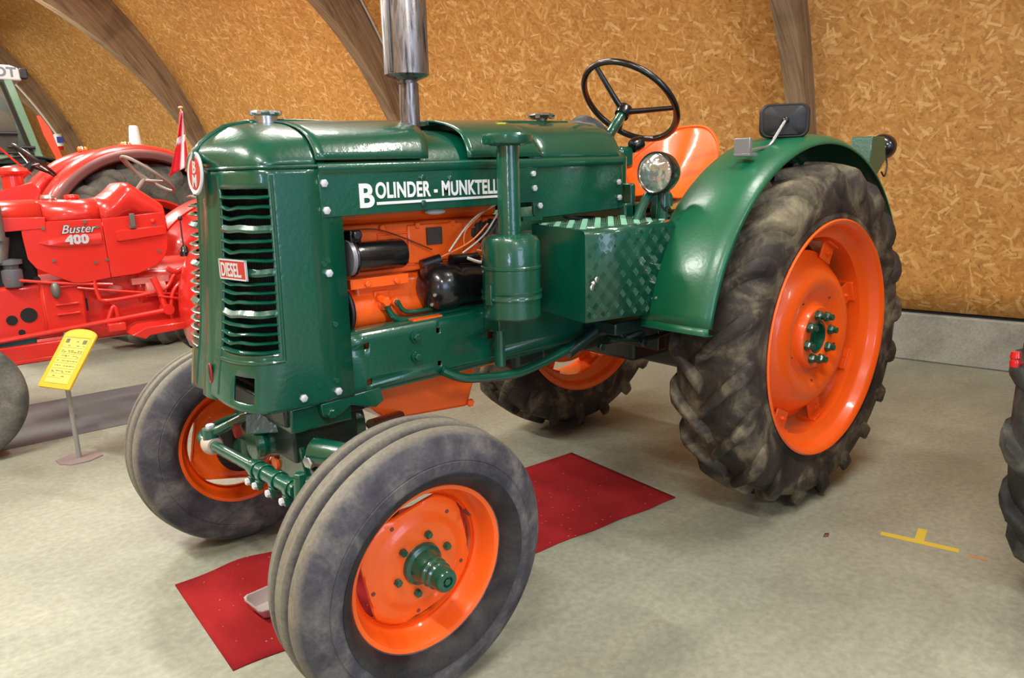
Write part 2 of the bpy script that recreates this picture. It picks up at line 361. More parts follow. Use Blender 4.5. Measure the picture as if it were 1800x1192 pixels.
def catmull(P, k):
    out = []
    for i in range(len(P)-1):
        a, b, c, d = P[max(i-1, 0)], P[i], P[i+1], P[min(i+2, len(P)-1)]
        for j in range(k):
            t = j/k; out.append(.5*((2*b)+(c-a)*t+(2*a-5*b+4*c-d)*t*t+(3*b-a-3*c+d)*t**3))
    return out+[P[-1]]
def lerp(a, b, t): return a+(b-a)*t
def interp(tab, x):
    if x <= tab[0][0]: return tab[0][1]
    for (a, u), (b, v) in zip(tab, tab[1:]):
        if x <= b: return u+(v-u)*(x-a)/(b-a)
    return tab[-1][1]
def thing(name, label, cat, loc=(0, 0, 0), rz=0, group=None):
    o = bpy.data.objects.new(name, None); COL.objects.link(o); o.location = loc; o.rotation_euler = (0, 0, rz)
    o.empty_display_size = .2; o['label'] = label; o['category'] = cat
    if group: o['group'] = group
    return o
def tag(o, label, cat, group=None):
    o['label'] = label; o['category'] = cat
    if group: o['group'] = group
    return o
def lab(o, t): o['label'] = t; return o
def struct(o): o['kind'] = 'structure'; return o
def stuff(o): o['kind'] = 'stuff'; return o
def text(name, body, mat, parent, size, M, extrude=.001, bold=0, shear=0, xs=1.0, align='LEFT', sp=1.0):
    c = bpy.data.curves.new(name, 'FONT'); c.body = body; c.size = size; c.extrude = extrude; c.offset = bold; c.shear = shear; c.align_x = align; c.space_character = sp
    t = bpy.data.objects.new(name, c); COL.objects.link(t)
    me = bpy.data.meshes.new_from_object(t.evaluated_get(bpy.context.evaluated_depsgraph_get()))
    bpy.data.objects.remove(t, do_unlink=True)
    me.transform(Matrix.Diagonal((xs, 1, 1, 1))); me.transform(M); me.name = name
    me.materials.clear(); me.materials.append(mat)
    o = bpy.data.objects.new(name, me); COL.objects.link(o); o.parent = parent
    return o
def frame(o, xa, ya):
    xa = Vector(xa).normalized(); ya = Vector(ya); ya = (ya-xa*ya.dot(xa)).normalized(); za = xa.cross(ya)
    M = Matrix((xa, ya, za)).transposed().to_4x4(); M.translation = Vector(o); return M
SIDE = lambda x, y, z: frame((x, y, z), (1, 0, 0), (0, 0, 1))     # lettering read from the -y side

# ------------------------------------------------------------------ the hall
g = G(); g.box(-9, 9, -12, 26, -.1, 0); struct(g.obj('floor', CONC, smooth=0))
RH, ZC = 5.19, .1706
def vault(s0, s1, name):
    a0 = math.asin((.40-ZC)/RH); a1 = PI-a0; n = 72; P = []
    for i in range(n+1):
        a = a0+(a1-a0)*i/n
        P.append([hall(s, RH-RH*cos(a), ZC+RH*sin(a)) for s in (s0, s1)])
    g = G(); g.grid(P)
    def uv(co):
        p = Vector(co)-W0; s = p.dot(T); n_ = p.dot(NI); a = math.atan2(p.z-ZC, RH-n_)
        return (s, a*RH)
    return struct(g.obj(name, OSB, smooth=60, uv=uv, solid=.012, off=0))
vault(-7.5, 20.0, 'wall_vault')
for nm, n0, n1 in (('wall_kerb_right', -.25, .03), ('wall_kerb_left', 2*RH-.03, 2*RH+.25)):
    g = G(); M = frame(hall(0, 0, 0), T, -NI)
    vs = [hall(s, n, z) for s in (-7.5, 20) for n in (n0, n1) for z in (0, .372)]
    g.add(vs, [(0, 1, 3, 2), (4, 6, 7, 5), (0, 4, 5, 1), (2, 3, 7, 6), (0, 2, 6, 4), (1, 5, 7, 3)])
    struct(g.obj(nm, KERB, bev=.012))
    g = G(); a, b_ = (n0, n1-.04) if n0 < 1 else (n0+.04, n1)
    vs = [hall(s, n, z) for s in (-7.5, 20) for n in (a, b_) for z in (.372, .40)]
    g.add(vs, [(0, 1, 3, 2), (4, 6, 7, 5), (0, 4, 5, 1), (2, 3, 7, 6), (0, 2, 6, 4), (1, 5, 7, 3)])
    struct(g.obj('trim_joint_right' if n0 < 1 else 'trim_joint_left', DARK))
# far gable
g = G(); P = [hall(20, RH-RH*cos(a), max(0, ZC+RH*sin(a))) for a in [PI*i/40 for i in range(41)]]
g.add([hall(20, 0, 0)]+P+[hall(20, 2*RH, 0)], [tuple(range(43))])
struct(g.obj('wall_gable', OSB, uv=lambda co: ((Vector(co)-W0).dot(NI), co.z), smooth=0, solid=.03))
def arch(s, name, w=.15, r0=4.90, r1=5.2, bend=0):
    a0 = math.asin((.372-ZC)/RH)-.0; n = 60; rings = []
    for i in range(n+1):
        a = a0+(PI-2*a0)*i/n
        ri = interp([(.37, 5.0), (1.8, 4.99), (2.2, 4.94), (2.8, 4.83), (3.2, 4.73), (3.6, 4.62), (4.1, 4.48), (5.4, 4.40)], ZC+4.8*sin(a))
        rings.append([hall(s+q, RH-r*cos(a), ZC+r*sin(a)) for q, r in ((0, ri), (w, ri), (w, r1), (0, r1))])
    g = G(); g.loft(rings)
    def uv(co):
        p = Vector(co)-W0; a = math.atan2(p.z-ZC, RH-p.dot(NI)); r = math.hypot(p.z-ZC, RH-p.dot(NI))
        return (r*.5+(p.dot(T)-s)*.7+s, a*RH)
    return struct(g.obj(name, BEAMW, uv=uv, bev=.006, smooth=30))
S1 = .706
for k in (-1, 0, 1, 2, 3, 4): arch(S1+4.353*k, 'trim_%d' % (k+2))

# cables on the beams
def arcpath(s, r, z0, z1, n=24):
    a0, a1 = math.asin((z0-ZC)/r), math.asin((z1-ZC)/r)
    return [hall(s, RH-r*cos(lerp(a0, a1, i/n)), ZC+r*sin(lerp(a0, a1, i/n))) for i in range(n+1)]
g = G(); g.tube(arcpath(S1+4.353-.03, 5.165, .6, 4.6), .011, 8)
tag(g.obj('electric_cable', WIRE), 'pale cable running up beside the arched beam behind the exhaust', 'cable')
t = thing('power_lead', 'grey power lead hanging down the far arched beam to a plug', 'cable', hall(S1+3*4.353-.05, .8, 2.1))
L0 = t.location
pth = [Vector(p)-L0 for p in arcpath(S1+3*4.353-.08, 4.86, 2.35, 4.2, 14)]
g = G(); g.tube(pth, .02, 8); g.obj('cable', WIRE, t)
g = G(); e = pth[0]; g.cyl(e+Vector((0, 0, .03)), e+Vector((.02, 0, -.18)), .065, .065, 14); s_ = g.obj('plug_socket', WHITEP, t)
g = G(); g.box(e.x-.03, e.x+.07, e.y-.09, e.y-.055, e.z-.12, e.z-.02); g.obj('socket_cover', BLUEP, s_, bev=.004)
g = G(); g.cyl(e+Vector((.02, 0, -.18)), e+Vector((.03, 0, -.25)), .05, .045, 14); g.obj('plug', REDL, s_)

# floor coverings and marks
g = G(); pts = [(-.39, -.255), (-.30, .405), (.2, .40), (.9, .375), (1.62, .335), (1.66, .315), (1.61, -.40), (1.57, -.415), (.8, -.35), (.3, -.30)]
nx = 60; P = []
for i in range(nx+1):
    t_ = i/nx; x0 = lerp(-.399, 1.605, t_); x1 = lerp(-.373, 1.664, t_)
    row = []
    for j in range(13):
        u_ = j/12; yb = lerp(-.237, -.415, t_)+.004*sin(40*t_); yt = lerp(.409, .321, t_)
        z = .006 + (.018*math.exp(-((t_-.12)/.05)**2) if j == 12 else 0)
        row.append((lerp(x0, x1, u_), lerp(yb, yt, u_), z))
    P.append(row)
g.grid(P); tag(g.obj('red_carpet', CARPET, smooth=60, solid=.006, off=-1), 'red felt carpet runner laid under the green tractor', 'carpet')
g = G(); g.box(-4.5, 4.1, 2.63, 3.58, .001, .004); tag(g.obj('grey_runner', GREYMAT), 'dark grey floor runner laid under the nearer red tractor', 'carpet')
g = G(); M = frame((1.97, -1.34, 0), (.067, -.26, 0), (.26, .067, 0))
g.box(-.14, .14, -.017, .017, .0005, .0015, M); tag(g.obj('floor_tape', YTAPE), 'long yellow tape strip on the floor at right', 'tape')
g = G(); g.box(-.017, .017, .017, .13, .0005, .0015, M); tag(g.obj('floor_tape', YTAPE), 'short yellow tape stub meeting the long strip', 'tape')
g = G(); g.box(.17, .235, -.03, -.015, .0005, .0015, M); tag(g.obj('chalk_mark', OTAPE), 'faint orange mark beyond the end of the yellow tape', 'mark')
vs = [(0, 0, 0), (.03, .008, .004), (.045, -.004, .006), (.02, -.012, .003)]
g = G(); g.add([(1.73+x, -1.06+y, z+.001) for x, y, z in vs], [(0, 1, 2, 3)]); tag(g.obj('dry_leaf', BROWN, solid=.001), 'small dry brown leaf on the floor before the rear wheel', 'leaf')

# ------------------------------------------------------------------ wheels
def rim_band(rf, hw, well, lip):          # closed profile of a drop-centre rim; hw = half width
    o = [(rf+.006, -hw-.004), (rf, -hw-.010), (rf-.012, -hw-.006), (rf-lip*.45, -hw+.012), (rf-lip*.55, -hw+.04),
         (rf-lip*.75, -hw+.055), (well, -hw+.075), (well, .02), (well, hw-.075), (rf-lip*.75, hw-.055), (rf-lip*.55, hw-.04), (rf-lip*.45, hw-.012),
         (rf-.012, hw+.006), (rf, hw+.010), (rf+.006, hw+.004)]
    i = [(rf+.004, hw), (rf-lip*.3, hw-.008), (rf-lip*.45+.008, hw-.04), (rf-lip*.6+.008, hw-.06), (well+.008, hw-.08), (well+.008, 0),
         (well+.008, -hw+.08), (rf-lip*.6+.008, -hw+.06), (rf-lip*.45+.008, -hw+.04), (rf-lip*.3, -hw+.008), (rf+.004, -hw)]
    return o+i
def front_wheel(parent, loc, rot, name='front_wheel', mat=None, rub=None, hubmat=None, inner=.0):
    mat = mat or ORANGE; rub = rub or RUBF; hubmat = hubmat or GREEN
    AX = (0, 1, 0)
    g = G(); g.lathe(rim_band(.2469, .068, .197, .045), ax=AX, n=72, closed=True)
    w = g.obj(name, mat, parent, loc, rot)
    # tyre: three ribs, rounded shoulder, sidewall line
    R = .4147; hw = .128
    half = [(R, 0), (R-.001, .017), (R-.006, .021), (R-.026, .026), (R-.027, .042), (R-.008, .049), (R-.004, .053), (R-.006, .070), (R-.012, .086), (R-.022, .098),
            (R-.034, .106), (.355, .117), (.335, .122), (.3325, .1205), (.330, .1235), (.305, hw-.004), (.285, .120), (.268, .106), (.258, .092), (.250, .078), (.243, .072)]
    prof = [(r, -y) for r, y in half[::-1]]+half[1:]
    prof += [(.241, .05), (.236, 0), (.241, -.05)]
    g = G(); g.lathe(prof, ax=AX, n=96, closed=True); g.obj('tyre', rub, w, smooth=38)
    g = G(); g.lathe([(.2505, -.081), (.258, -.0945), (.268, -.1085), (.285, -.1225), (.298, -.1262), (.298, -.118), (.262, -.09), (.2505, -.07)], ax=AX, n=96, closed=True)
    if name == 'front_wheel': lab(g.obj('tyre_bead', RUBB, w), 'black painted inner edge of the tyre')
    # disc with four cut-away edges
    n = 96; P = []
    radii = [.03, .075, .115, .128, .138, .155, .17, .186, .1965]
    hgt = [-.030, -.030, -.030, -.027, -.020, -.017, -.016, -.012, -.004]
    for i, (r, h) in enumerate(zip(radii, hgt)):
        row = []
        for k in range(n+1):
            t = 2*PI*k/n; rr = r
            if i >= 5:
                dd = min(abs(((t-c+PI) % (2*PI))-PI) for c in (PI/4, 3*PI/4, 5*PI/4, 7*PI/4)) if False else min(abs(((t-c-.22+PI) % (2*PI))-PI) for c in (0, PI/2, PI, 3*PI/2))
                cut = .166/max(cos(dd), .2) if dd < .5 else 1
                rr = min(r, max(.155+.0005*i, cut))
            row.append((rr*cos(t), h, rr*sin(t)))
        P.append(row)
    g = G(); g.grid(P); g.obj('wheel_disc', mat, w, solid=.007)
    # hub
    g = G(); g.lathe([(0, .09), (.07, .09), (.085, .05), (.085, -.02), (.062, -.034), (.060, -.046), (.050, -.052), (.044, -.075), (.040, -.083), (.043, -.087), (.043, -.097),
                      (.037, -.103), (.040, -.108), (.040, -.118), (.035, -.123), (.034, -.150), (.030, -.157), (.016, -.159), (.014, -.150), (0, -.150)], ax=AX, n=40)
    h = g.obj('hub', hubmat, w)
    g = G(); g.hexb((0, -.152, 0), (0, -1, 0), .010, .008); g.obj('centre_bolt', hubmat, h)
    for k in range(6):
        t = PI/3*k+.30
        g = G(); p = Vector((.088*cos(t), -.034, .088*sin(t))); g.cyl(p, p+Vector((0, -.008, 0)), .008); g.hexb(p+Vector((0, 0, 0)), (0, -1, 0), .0115, .016)
        g.obj('wheel_nut', hubmat, w)
    for k in range(5):
        t = 2*PI*k/5+.9; g = G(); g.cyl((.158*cos(t), -.0225, .158*sin(t)), (.158*cos(t), -.015, .158*sin(t)), .006, n=10); g.obj('rivet_hole', BROWN, w)
    g = G(); g.cyl((.192*cos(.62), -.03, .192*sin(.62)), (.186*cos(.62), -.062, .186*sin(.62)), .006, .004, 10); lab(g.obj('valve_stem', BROWN, w), 'brown valve stem inside the rim')
    return w

def lug_tyre(R=.7565, hw=.165, rb=.5122, hbead=.16, sgn=1, N=20, lug=.036, rot0=0.0, scale=1.0):
    g = G(); AX = (0, 1, 0); c = R-lug
    half = [(c, 0), (c-.001, hw*.3), (c-.006, hw*.6), (c-.020, hw*.80), (c-.05, hw*.94), (c-.09, hw), (c-.13, hw*1.01), (c-.165, hw*.98), (rb+.03, hw*.93), (rb+.012, hbead), (rb-.01, hbead-.012)]
    prof = [(r, -y) for r, y in half[::-1]]+half[1:]+[(rb-.014, hbead-.05), (rb-.018, 0), (rb-.014, -hbead+.05)]
    g.lathe(prof, ax=AX, n=120, closed=True)
    #        base y, base r, top y, top r, phi offset, half width base, half width top
    st = [(-.010, c-.004, -.006, R, -.03, .036, .020), (hw*.10, c-.004, hw*.10, R+.000, .0, .040, .021), (hw*.34, c-.006, hw*.34, R, .06, .040, .021), (hw*.60, c-.012, hw*.62, R-.005, .125, .042, .024),
          (hw*.82, c-.028, hw*.88, R-.015, .18, .046, .030), (hw*.93, c-.055, hw*1.05, R-.058, .215, .048, .034), (hw*.98, c-.085, hw*1.075, R-.105, .235, .046, .032),
          (hw*.99, c-.108, hw*1.04, R-.142, .245, .038, .022), (hw*.99, c-.118, hw*1.0, R-.158, .25, .02, .010)]
    for side in (-1, 1):
        for k in range(N):
            ph = 2*PI*(k+(.5 if side > 0 else 0))/N + rot0; rings = []
            for by, br, ty, tr, dp, wb, wt in st:
                p = ph+dp; ring = []
                for q, (yy, rr) in ((-wb, (by, br)), (-wt*1.15, (lerp(by, ty, .85), lerp(br, tr, .85))), (-wt*.7, (ty, tr)), (wt*.7, (ty, tr)), (wt*1.15, (lerp(by, ty, .85), lerp(br, tr, .85))), (wb, (by, br))):
                    a = p+q/R; ring.append((-rr*cos(a), side*yy, sgn*rr*sin(a)))
                rings.append(ring)
            g.loft(rings)
    return g
def rear_wheel(parent, loc, rot, sgn, mat=None, rub=None, detail=True, name='rear_wheel', hubmat=None, sc=1.0):
    mat = mat or ORANGE; rub = rub or RUBR; hubmat = hubmat or GREEN; AX = (0, 1, 0)
    prof = rim_band(.5122, .158, .440, .055)
    g = G(); g.lathe(prof, ax=AX, n=96, closed=True)
    w = g.obj(name, mat, parent, loc, rot)
    g = lug_tyre(sgn=sgn, rot0=.05); g.obj('tyre', rub, w, smooth=50)
    # dished disc
    pr = [(.074, -.100), (.130, -.100), (.136, -.092), (.140, -.070), (.155, -.062), (.180, -.066), (.215, -.090), (.245, -.100), (.275, -.098), (.312, -.070), (.350, -.026), (.374, -.010), (.376, .002)]
    n = 72; P = [[(r*cos(2*PI*k/n), h, r*sin(2*PI*k/n)) for k in range(n+1)] for r, h in pr]
    g = G(); g.grid(P); d = g.obj('wheel_disc', mat, w, solid=.008)
    for k in range(8):
        t = PI/4*k+.36; M = Matrix.Rotation(-t, 4, 'Y')
        g = G(); g.box(.348, .436, -.040, -.030, -.050, .050, M); g.box(.426, .441, -.062, .03, -.050, .050, M)
        g.obj('rim_lug', mat, w, bev=.003)
        g = G(); p0 = M @ Vector((.385, -.038, 0)); p1 = M @ Vector((.385, -.062, 0)); g.cyl(p0, p1, .006, n=8); g.hexb(p0, (0, -1, 0), .012, .014); g.obj('lug_bolt', mat, w)
    g = G(); g.lathe([(0, .12), (.09, .12), (.11, -.05), (.075, -.085), (.072, -.100), (.062, -.104), (.056, -.070), (.03, -.06), (0, -.06)], ax=AX, n=40); h = g.obj('hub', hubmat, w)
    for k in range(8):
        t = PI/4*k+.2; p = Vector((.102*cos(t), -.10, .102*sin(t)))
        g = G(); g.cyl(p, p+Vector((0, -.006, 0)), .023, n=16); g.hexb(p+Vector((0, -.004, 0)), (0, -1, 0), .021, .022); g.cyl(p+Vector((0, -.02, 0)), p+Vector((0, -.040, 0)), .014, n=12)
        g.obj('wheel_nut', hubmat, w)
    for k in range(5):
        t = 2*PI*k/5+2.2; g = G(); g.cyl((.20*cos(t), -.090, .20*sin(t)), (.20*cos(t), -.078, .20*sin(t)), .005, n=8); g.obj('rivet_hole', BROWN, w)
    return w

# ------------------------------------------------------------------ the green tractor
GT = thing('tractor', 'green vintage tractor with orange wheels and seat standing on the red carpet', 'tractor', (0, 0, 0))
front_wheel(GT, (0, -.6876, .4147), (.0541, 0, 0))
front_wheel(GT, (0, .6876, .4147), (.0541, 0, PI))
rear_wheel(GT, (2.0514, -.719, .7565), (0, 0, 0), 1)
rear_wheel(GT, (2.0514, .719, .7565), (0, 0, PI), -1)

HWD = .284
def zrise(x): return .020*(x+.012)/1.37
# half cross-section of the bonnet (y, z) from side to crown
SECF = [(.284, 1.530), (.277, 1.552), (.266, 1.570), (.250, 1.588), (.230, 1.604), (.200, 1.618), (.165, 1.630), (.120, 1.641), (.066, 1.650), (.020, 1.655), (0, 1.656)]
SECR = [(.278, 1.545), (.272, 1.570), (.265, 1.592), (.255, 1.612), (.240, 1.633), (.216, 1.650), (.180, 1.668), (.143, 1.680), (.068, 1.695), (.020, 1.701), (0, 1.702)]
def section(x, off=0):
    t = (x+.012)/1.37; return [(lerp(a[0], b[0], t)+off*.6, lerp(a[1], b[1], t)+off) for a, b in zip(SECF, SECR)]
def full(sec): return [(-y, z) for y, z in sec]+[(y, z) for y, z in sec[::-1][1:]]
def bonnet_sheet(name, xs, mat, off=0, solid=.006, cutz=None):
    P = []
    for x in xs:
        P.append([(x, y, z) for y, z in full(section(x, off))])
    g = G(); g.grid(P); return g.obj(name, mat, GT, solid=solid, smooth=50)
# front bonnet panel with a rear edge that curves in plan (side runs further back)
def sheet_curved(name, x0, xe, xw, off, mat):
    P = []; n = 14
    rows = full(section(0, off)); m = len(rows)
    for i in range(n+1):
        t = i/n; row = []
        for j in range(m):
            u = abs(2*j/(m-1)-1)            # 0 crown, 1 side
            a, b = x0 if not callable(x0) else x0(u), xe if not callable(xe) else xe(u)
            x = lerp(a, b, t); y, z = full(section(x, off))[j]; row.append((x, y, z))
        P.append(row)
    g = G(); g.grid(P); return g.obj(name, mat, GT, solid=.006, smooth=50)
sheet_curved('bonnet_front', -.012, lambda u: .440-.055*u, 0, .010, GREEN)
sheet_curved('bonnet_rear', lambda u: .572-.022*u, lambda u: .862+.045*u**3, 0, .010, GREEN)
bonnet_sheet('exhaust_saddle', [.29, .36, .42, .50, .60, .66], GREEN, -.024)
xs = [.84, .95, 1.1, 1.25, 1.33, 1.352, 1.362]
P = []
for x, o_ in zip(xs, (0, 0, 0, 0, 0, -.004, -.012)): P.append([(x, y, z) for y, z in full(section(x, o_))])
g = G(); g.grid(P); n = len(P[-1]); g.add([(1.362, y, z) for y, z in full(section(1.362, -.012))], [tuple(range(n))]); g.obj('fuel_tank_cover', GREEN, GT, solid=.004, smooth=50)
g = G(); g.box(.0, .44, -.022, .022, 1.664, 1.676, ); g.obj('bonnet_hinge', GREEN, GT, bev=.004)
g = G(); g.add([(x, y, z) for x, z0 in ((.57, 1.688), (1.30, 1.706)) for y in (-.03, .03) for z in (z0-.02, z0)], [(0, 1, 3, 2), (4, 6, 7, 5), (0, 4, 5, 1), (2, 3, 7, 6), (0, 2, 6, 4), (1, 5, 7, 3)]); g.obj('bonnet_hinge', GREEN, GT, bev=.004)
g = G(); g.box(.855, .885, -.285, -.255, 1.618, 1.626); lab(g.obj('paint_patch', plain('acid yellow', (206, 216, 20), .5), GT, bev=.002), 'acid yellow paint patch') if False else None
g = G(); g.box(.80, .84, -.155, -.125, 1.672, 1.677, Matrix.Rotation(0, 4, 'X')); lab(g.obj('paint_patch', plain('acid yellow paint', (206, 216, 20), .5), GT), 'acid yellow paint fleck')

# nose: plan curve of the shell from the centre strip to the flat side
def noseplan(u, z):
    # u 0..1 : centre -> crease; returns x, y
    lean = interp([(.80, -.075), (.90, -.060), (1.0, -.040), (1.25, -.012), (1.45, 0), (1.52, 0)], z)*(1-u**3)
    a = u*PI/2; y = .284*sin(a)**.80 if u > 0 else 0; x = -.232+.092*(1-cos(a)**1.0)**1.5 if u < 1 else -.14
    return x+lean, y
def nose_z(lo, hi, m): return [lerp(lo, hi, i/m) for i in range(m+1)]
Z0, Z1 = .800, 1.520; ZO0, ZO1 = .985, 1.462     # opening
def nb(u): # bottom edge rises towards the centre
    return lerp(.835, .802, min(1, u*1.3))
us = [i/20 for i in range(21)]
def shellpt(u, z, side, out=0):
    x, y = noseplan(u, z); x2, y2 = noseplan(min(1, u+.02), z); x1, y1 = noseplan(max(0, u-.02), z)
    tx, ty = x2-x1, y2-y1; L = math.hypot(tx, ty) or 1
    return (x-out*ty/L, side*(y+out*tx/L), z)
UO0, UO1 = .18, .885
g = G()
zz = nose_z(0, 1, 1)
bands = [('low', None)]
for side in (-1, 1):
    low = [[shellpt(u, lerp(nb(u), ZO0, t), side) for u in us] for t in (0, .06, .15, .3, .45, .6, .75, .9, 1)]
    # hole in the lower right corner of the visible side (battery drain opening), only on the left side
    n = len(us); fs = []
    base = len(g.v)
    for r in low:
        g.v += [tuple(p) for p in r]
    for i in range(len(low)-1):
        for j in range(n-1):
            if 1 < i+0 < 5 and us[j] >= .40 and us[j+1] <= .66: continue
            g.f.append((base+i*n+j, base+i*n+j+1, base+(i+1)*n+j+1, base+(i+1)*n+j))
    g.grid([[shellpt(u, z, side) for u in us] for z in (ZO1, 1.48, 1.50, Z1)])
    ue = [u for u in us if u <= UO0]+[UO0]; g.grid([[shellpt(u, z, side) for u in ue] for z in nose_z(ZO0, ZO1, 8)])
    ue = [UO1]+[u for u in us if u > UO1]; g.grid([[shellpt(u, z, side) for u in ue] for z in nose_z(ZO0, ZO1, 8)])
    # flat side back to x=.06
    g.grid([[(x, side*.284, z) for x in (-.14, -.05, .06)] for z in [lerp(.802, ZO0, t) for t in (0, .06, .15, .3, .45, .6, .75, .9)]+nose_z(ZO0, ZO1, 8)+[1.48, 1.50, Z1]])
NOSE = g.obj('nose_shell', GREEN, GT, solid=.007, smooth=35)
# raised seams of the shell
for side in (-1, 1):
    g = G(); g.tube([shellpt(UO1+.05, z, side, .002) for z in nose_z(.96, 1.50, 14)], .006, 8); g.obj('seam_bead', GREEN, NOSE)
    g = G(); g.tube([shellpt(u, .958, side, .003) for u in [UO0+(UO1+.05-UO0)*i/14 for i in range(15)]], .006, 8); g.obj('seam_bead', GREEN, NOSE)
    g = G(); g.tube([shellpt(u, .978, side, .001) for u in [UO0+(UO1-UO0)*i/14 for i in range(15)]], .005, 8); g.obj('seam_bead', GREEN, NOSE)
    g = G(); g.tube([shellpt(u, 1.522, side, .004) for u in us]+[(-.13, side*.288, 1.522), (0, side*.288, 1.524)], .005, 8); g.obj('seam_bead', GREEN, NOSE)
    g = G(); g.tube([shellpt(UO0-.015, z, side, .002) for z in nose_z(.845, 1.50, 14)], .005, 8); g.obj('seam_bead', GREEN, NOSE)
# centre strip bulge
P = []
for z in [.815, .82, .9, 1.0, 1.2, 1.4, 1.5, 1.545]:
    x0, _ = noseplan(0, min(max(z, .835), 1.52)); dx = 0 if z > .818 else .01
    P.append([(x0-.012*cos(a)+.006+dx, .052*sin(a), z) for a in [lerp(-PI/2, PI/2, i/10) for i in range(11)]])
g = G(); g.grid(P); g.obj('centre_strip', GREEN, NOSE, solid=.005, smooth=50)
# grille louvres: 16 slots on each side, bars between them, each bar slightly bent
gaps = [0, 17, 34, 51, 75, 92, 109, 126, 150, 166, 182, 199, 223, 239, 255, 271]
SL = [(1.462-(a+10.5)/271*(1.462-1.005)*.985, 1.462-a/271*(1.462-1.005)*.985) for a in gaps]
bars = []
for (a0, a1), (b0, b1) in zip(SL, SL[1:]): bars.append((b1, a0))
bars.append((SL[-1][0]-.010, SL[-1][0]))
for side in (-1, 1):
    for k, (z0, z1) in enumerate(bars):
        r1 = random.Random(k*3+side); n = 36; rings = []
        th_ = z1-z0
        for i in range(n+1):
            t = i/n; u = lerp(UO0-.01, UO1+.01, t); env = sin(PI*t)**.5 if 0 < t < 1 else 0
            wob = env*(.0012*sin(2*PI*t*1.1+k*1.7)+.0008*sin(2*PI*t*2.1+k*2.9)) - (.010 if False else 0)
            dip = -.006*math.exp(-((t-.20)/.13)**2)*(1 if k % 3 else .3) if side < 0 else 0
            zc = (z0+z1)/2+wob+dip; h = th_/2*(1 if t not in (0, 1) else 1.3)
            out = .003+.006*env
            rings.append([shellpt(u, zc-h, side, -.004), shellpt(u, zc-h*.9, side, out), shellpt(u, zc-h*.1, side, out+.004), shellpt(u, zc+h, side, out*.3), shellpt(u, zc+h*.7, side, -.006)])
        g = G(); g.loft(rings); g.obj('grille_bar', GREEN, NOSE, smooth=50)
# radiator core behind
g = G(); g.box(-.085, -.03, -.255, .255, .90, 1.50); g.obj('radiator', DARK, GT)
g = G()
for i in range(36): g.box(-.092, -.085, -.25+.0139*i, -.246+.0139*i, .90, 1.48)
stuff(g.obj('radiator_fins', plain('dull fin metal', (38, 42, 44), .5, .5), GT, smooth=0))
# what shows through the hole at the bottom
g = G(); g.add([(-.225, -.235, .80), (-.20, -.12, .80), (-.13, -.23, .80), (-.19, -.21, .872)], [(0, 1, 3), (1, 2, 3), (0, 3, 2), (0, 2, 1)]); g.obj('inner_bracket', GREEN, GT)
g = G(); g.box(-.14, .05, -.27, .27, .80, .815); g.obj('radiator_seat', DARK, GT)
g = G(); P = [shellpt(.19, z, 1, .004) for z in (0.905,)]
for (a, b) in ((.86, .935),):
    x, y = noseplan(.10, .9)
    g = G(); g.lathe([(0, 0), (.030, 0), (.030, .004), (.024, .006), (0, .006)], (x-.004, .0, .9), (-1, 0, 0), 20)
    for i, v in enumerate(g.v): g.v[i] = (v[0], (v[1])*.32-.035, v[2])
    o_ = g.obj('crank_hole', DARK, NOSE)
    g = G(); g.torus((x-.008, 0, .9), .030, .003, (1, 0, 0), 24, 6)
    for i, v in enumerate(g.v): g.v[i] = (v[0], (v[1])*.32-.035, v[2])
    lab(g.obj('crank_hole_rim', REDPL, NOSE), 'red rim of the narrow hole')

# nose cap (top dome): loft of arcs from seam at z 1.52 forward over the crown
P = []
crown = [(-.262, 1.545), (-.256, 1.572), (-.241, 1.593), (-.209, 1.618), (-.162, 1.645), (-.124, 1.654), (-.091, 1.660), (-.012, 1.663)]
NU = 24; rows = []
# param: v from crown line (0) to seam (1); u along seam from the centre front to x=-.012 side
def seam(u):   # polyline of the lower edge
    L1 = .42
    if u < L1+.18:
        x, y = noseplan(min(1, u/(L1+.18)), 1.52); return Vector((x-.004, -y-.002, 1.524))
    return Vector((lerp(-.144, -.012, (u-L1-.18)/(1-L1-.18)), -.286, 1.526))
def crownp(u):
    a = [Vector((x, 0, z)) for x, z in [(-.240, 1.532)]+crown]
    d = [0]
    for p, q in zip(a, a[1:]): d.append(d[-1]+(q-p).length)
    t = u**1.15*d[-1]
    for i in range(len(d)-1):
        if t <= d[i+1]: return a[i].lerp(a[i+1], (t-d[i])/(d[i+1]-d[i]))
    return a[-1]
P = []
SN = [(y, z) for y, z in section(-.012, 0)]
for j in range(NU+1):
    u = j/NU; A = seam(u); B = crownp(u); row = []
    for i in range(len(SN)):
        # blend with the shape of the cross-section: fraction across and up
        fy = 1-SN[i][0]/.284; fz = (SN[i][1]-1.53)/(1.656-1.53)
        k = i/(len(SN)-1)
        p = Vector((lerp(A.x, B.x, fy), lerp(A.y, 0, fy), lerp(A.z, B.z, fz)))
        row.append(p)
    P.append(row)
g = G(); g.grid(P); g.grid([[Vector((p.x, -p.y, p.z)) for p in r] for r in P])
CAP = g.obj('nose_cap', GREEN, GT, solid=.006, smooth=60, sub=1)
for s_ in (-1, 1):
    g = G(); g.tube([(-.240, s_*.056, 1.566), (-.230, s_*.054, 1.588), (-.200, s_*.053, 1.612), (-.155, s_*.051, 1.634), (-.09, s_*.048, 1.654)], .006, 8, 5); g.obj('crest_bead', GREEN, CAP)
g = G(); g.tube([Vector((x-.003, 0, z+.003)) for x, z in crown], .008, 8); g.obj('crest_bead', GREEN, CAP)
g = G(); g.tube([(x, y, z+.003) for x, y, z in [(-.012, y, z) for y, z in full(section(-.012, .008))]], .004, 6); g.obj('bonnet_seam', GREEN, CAP)
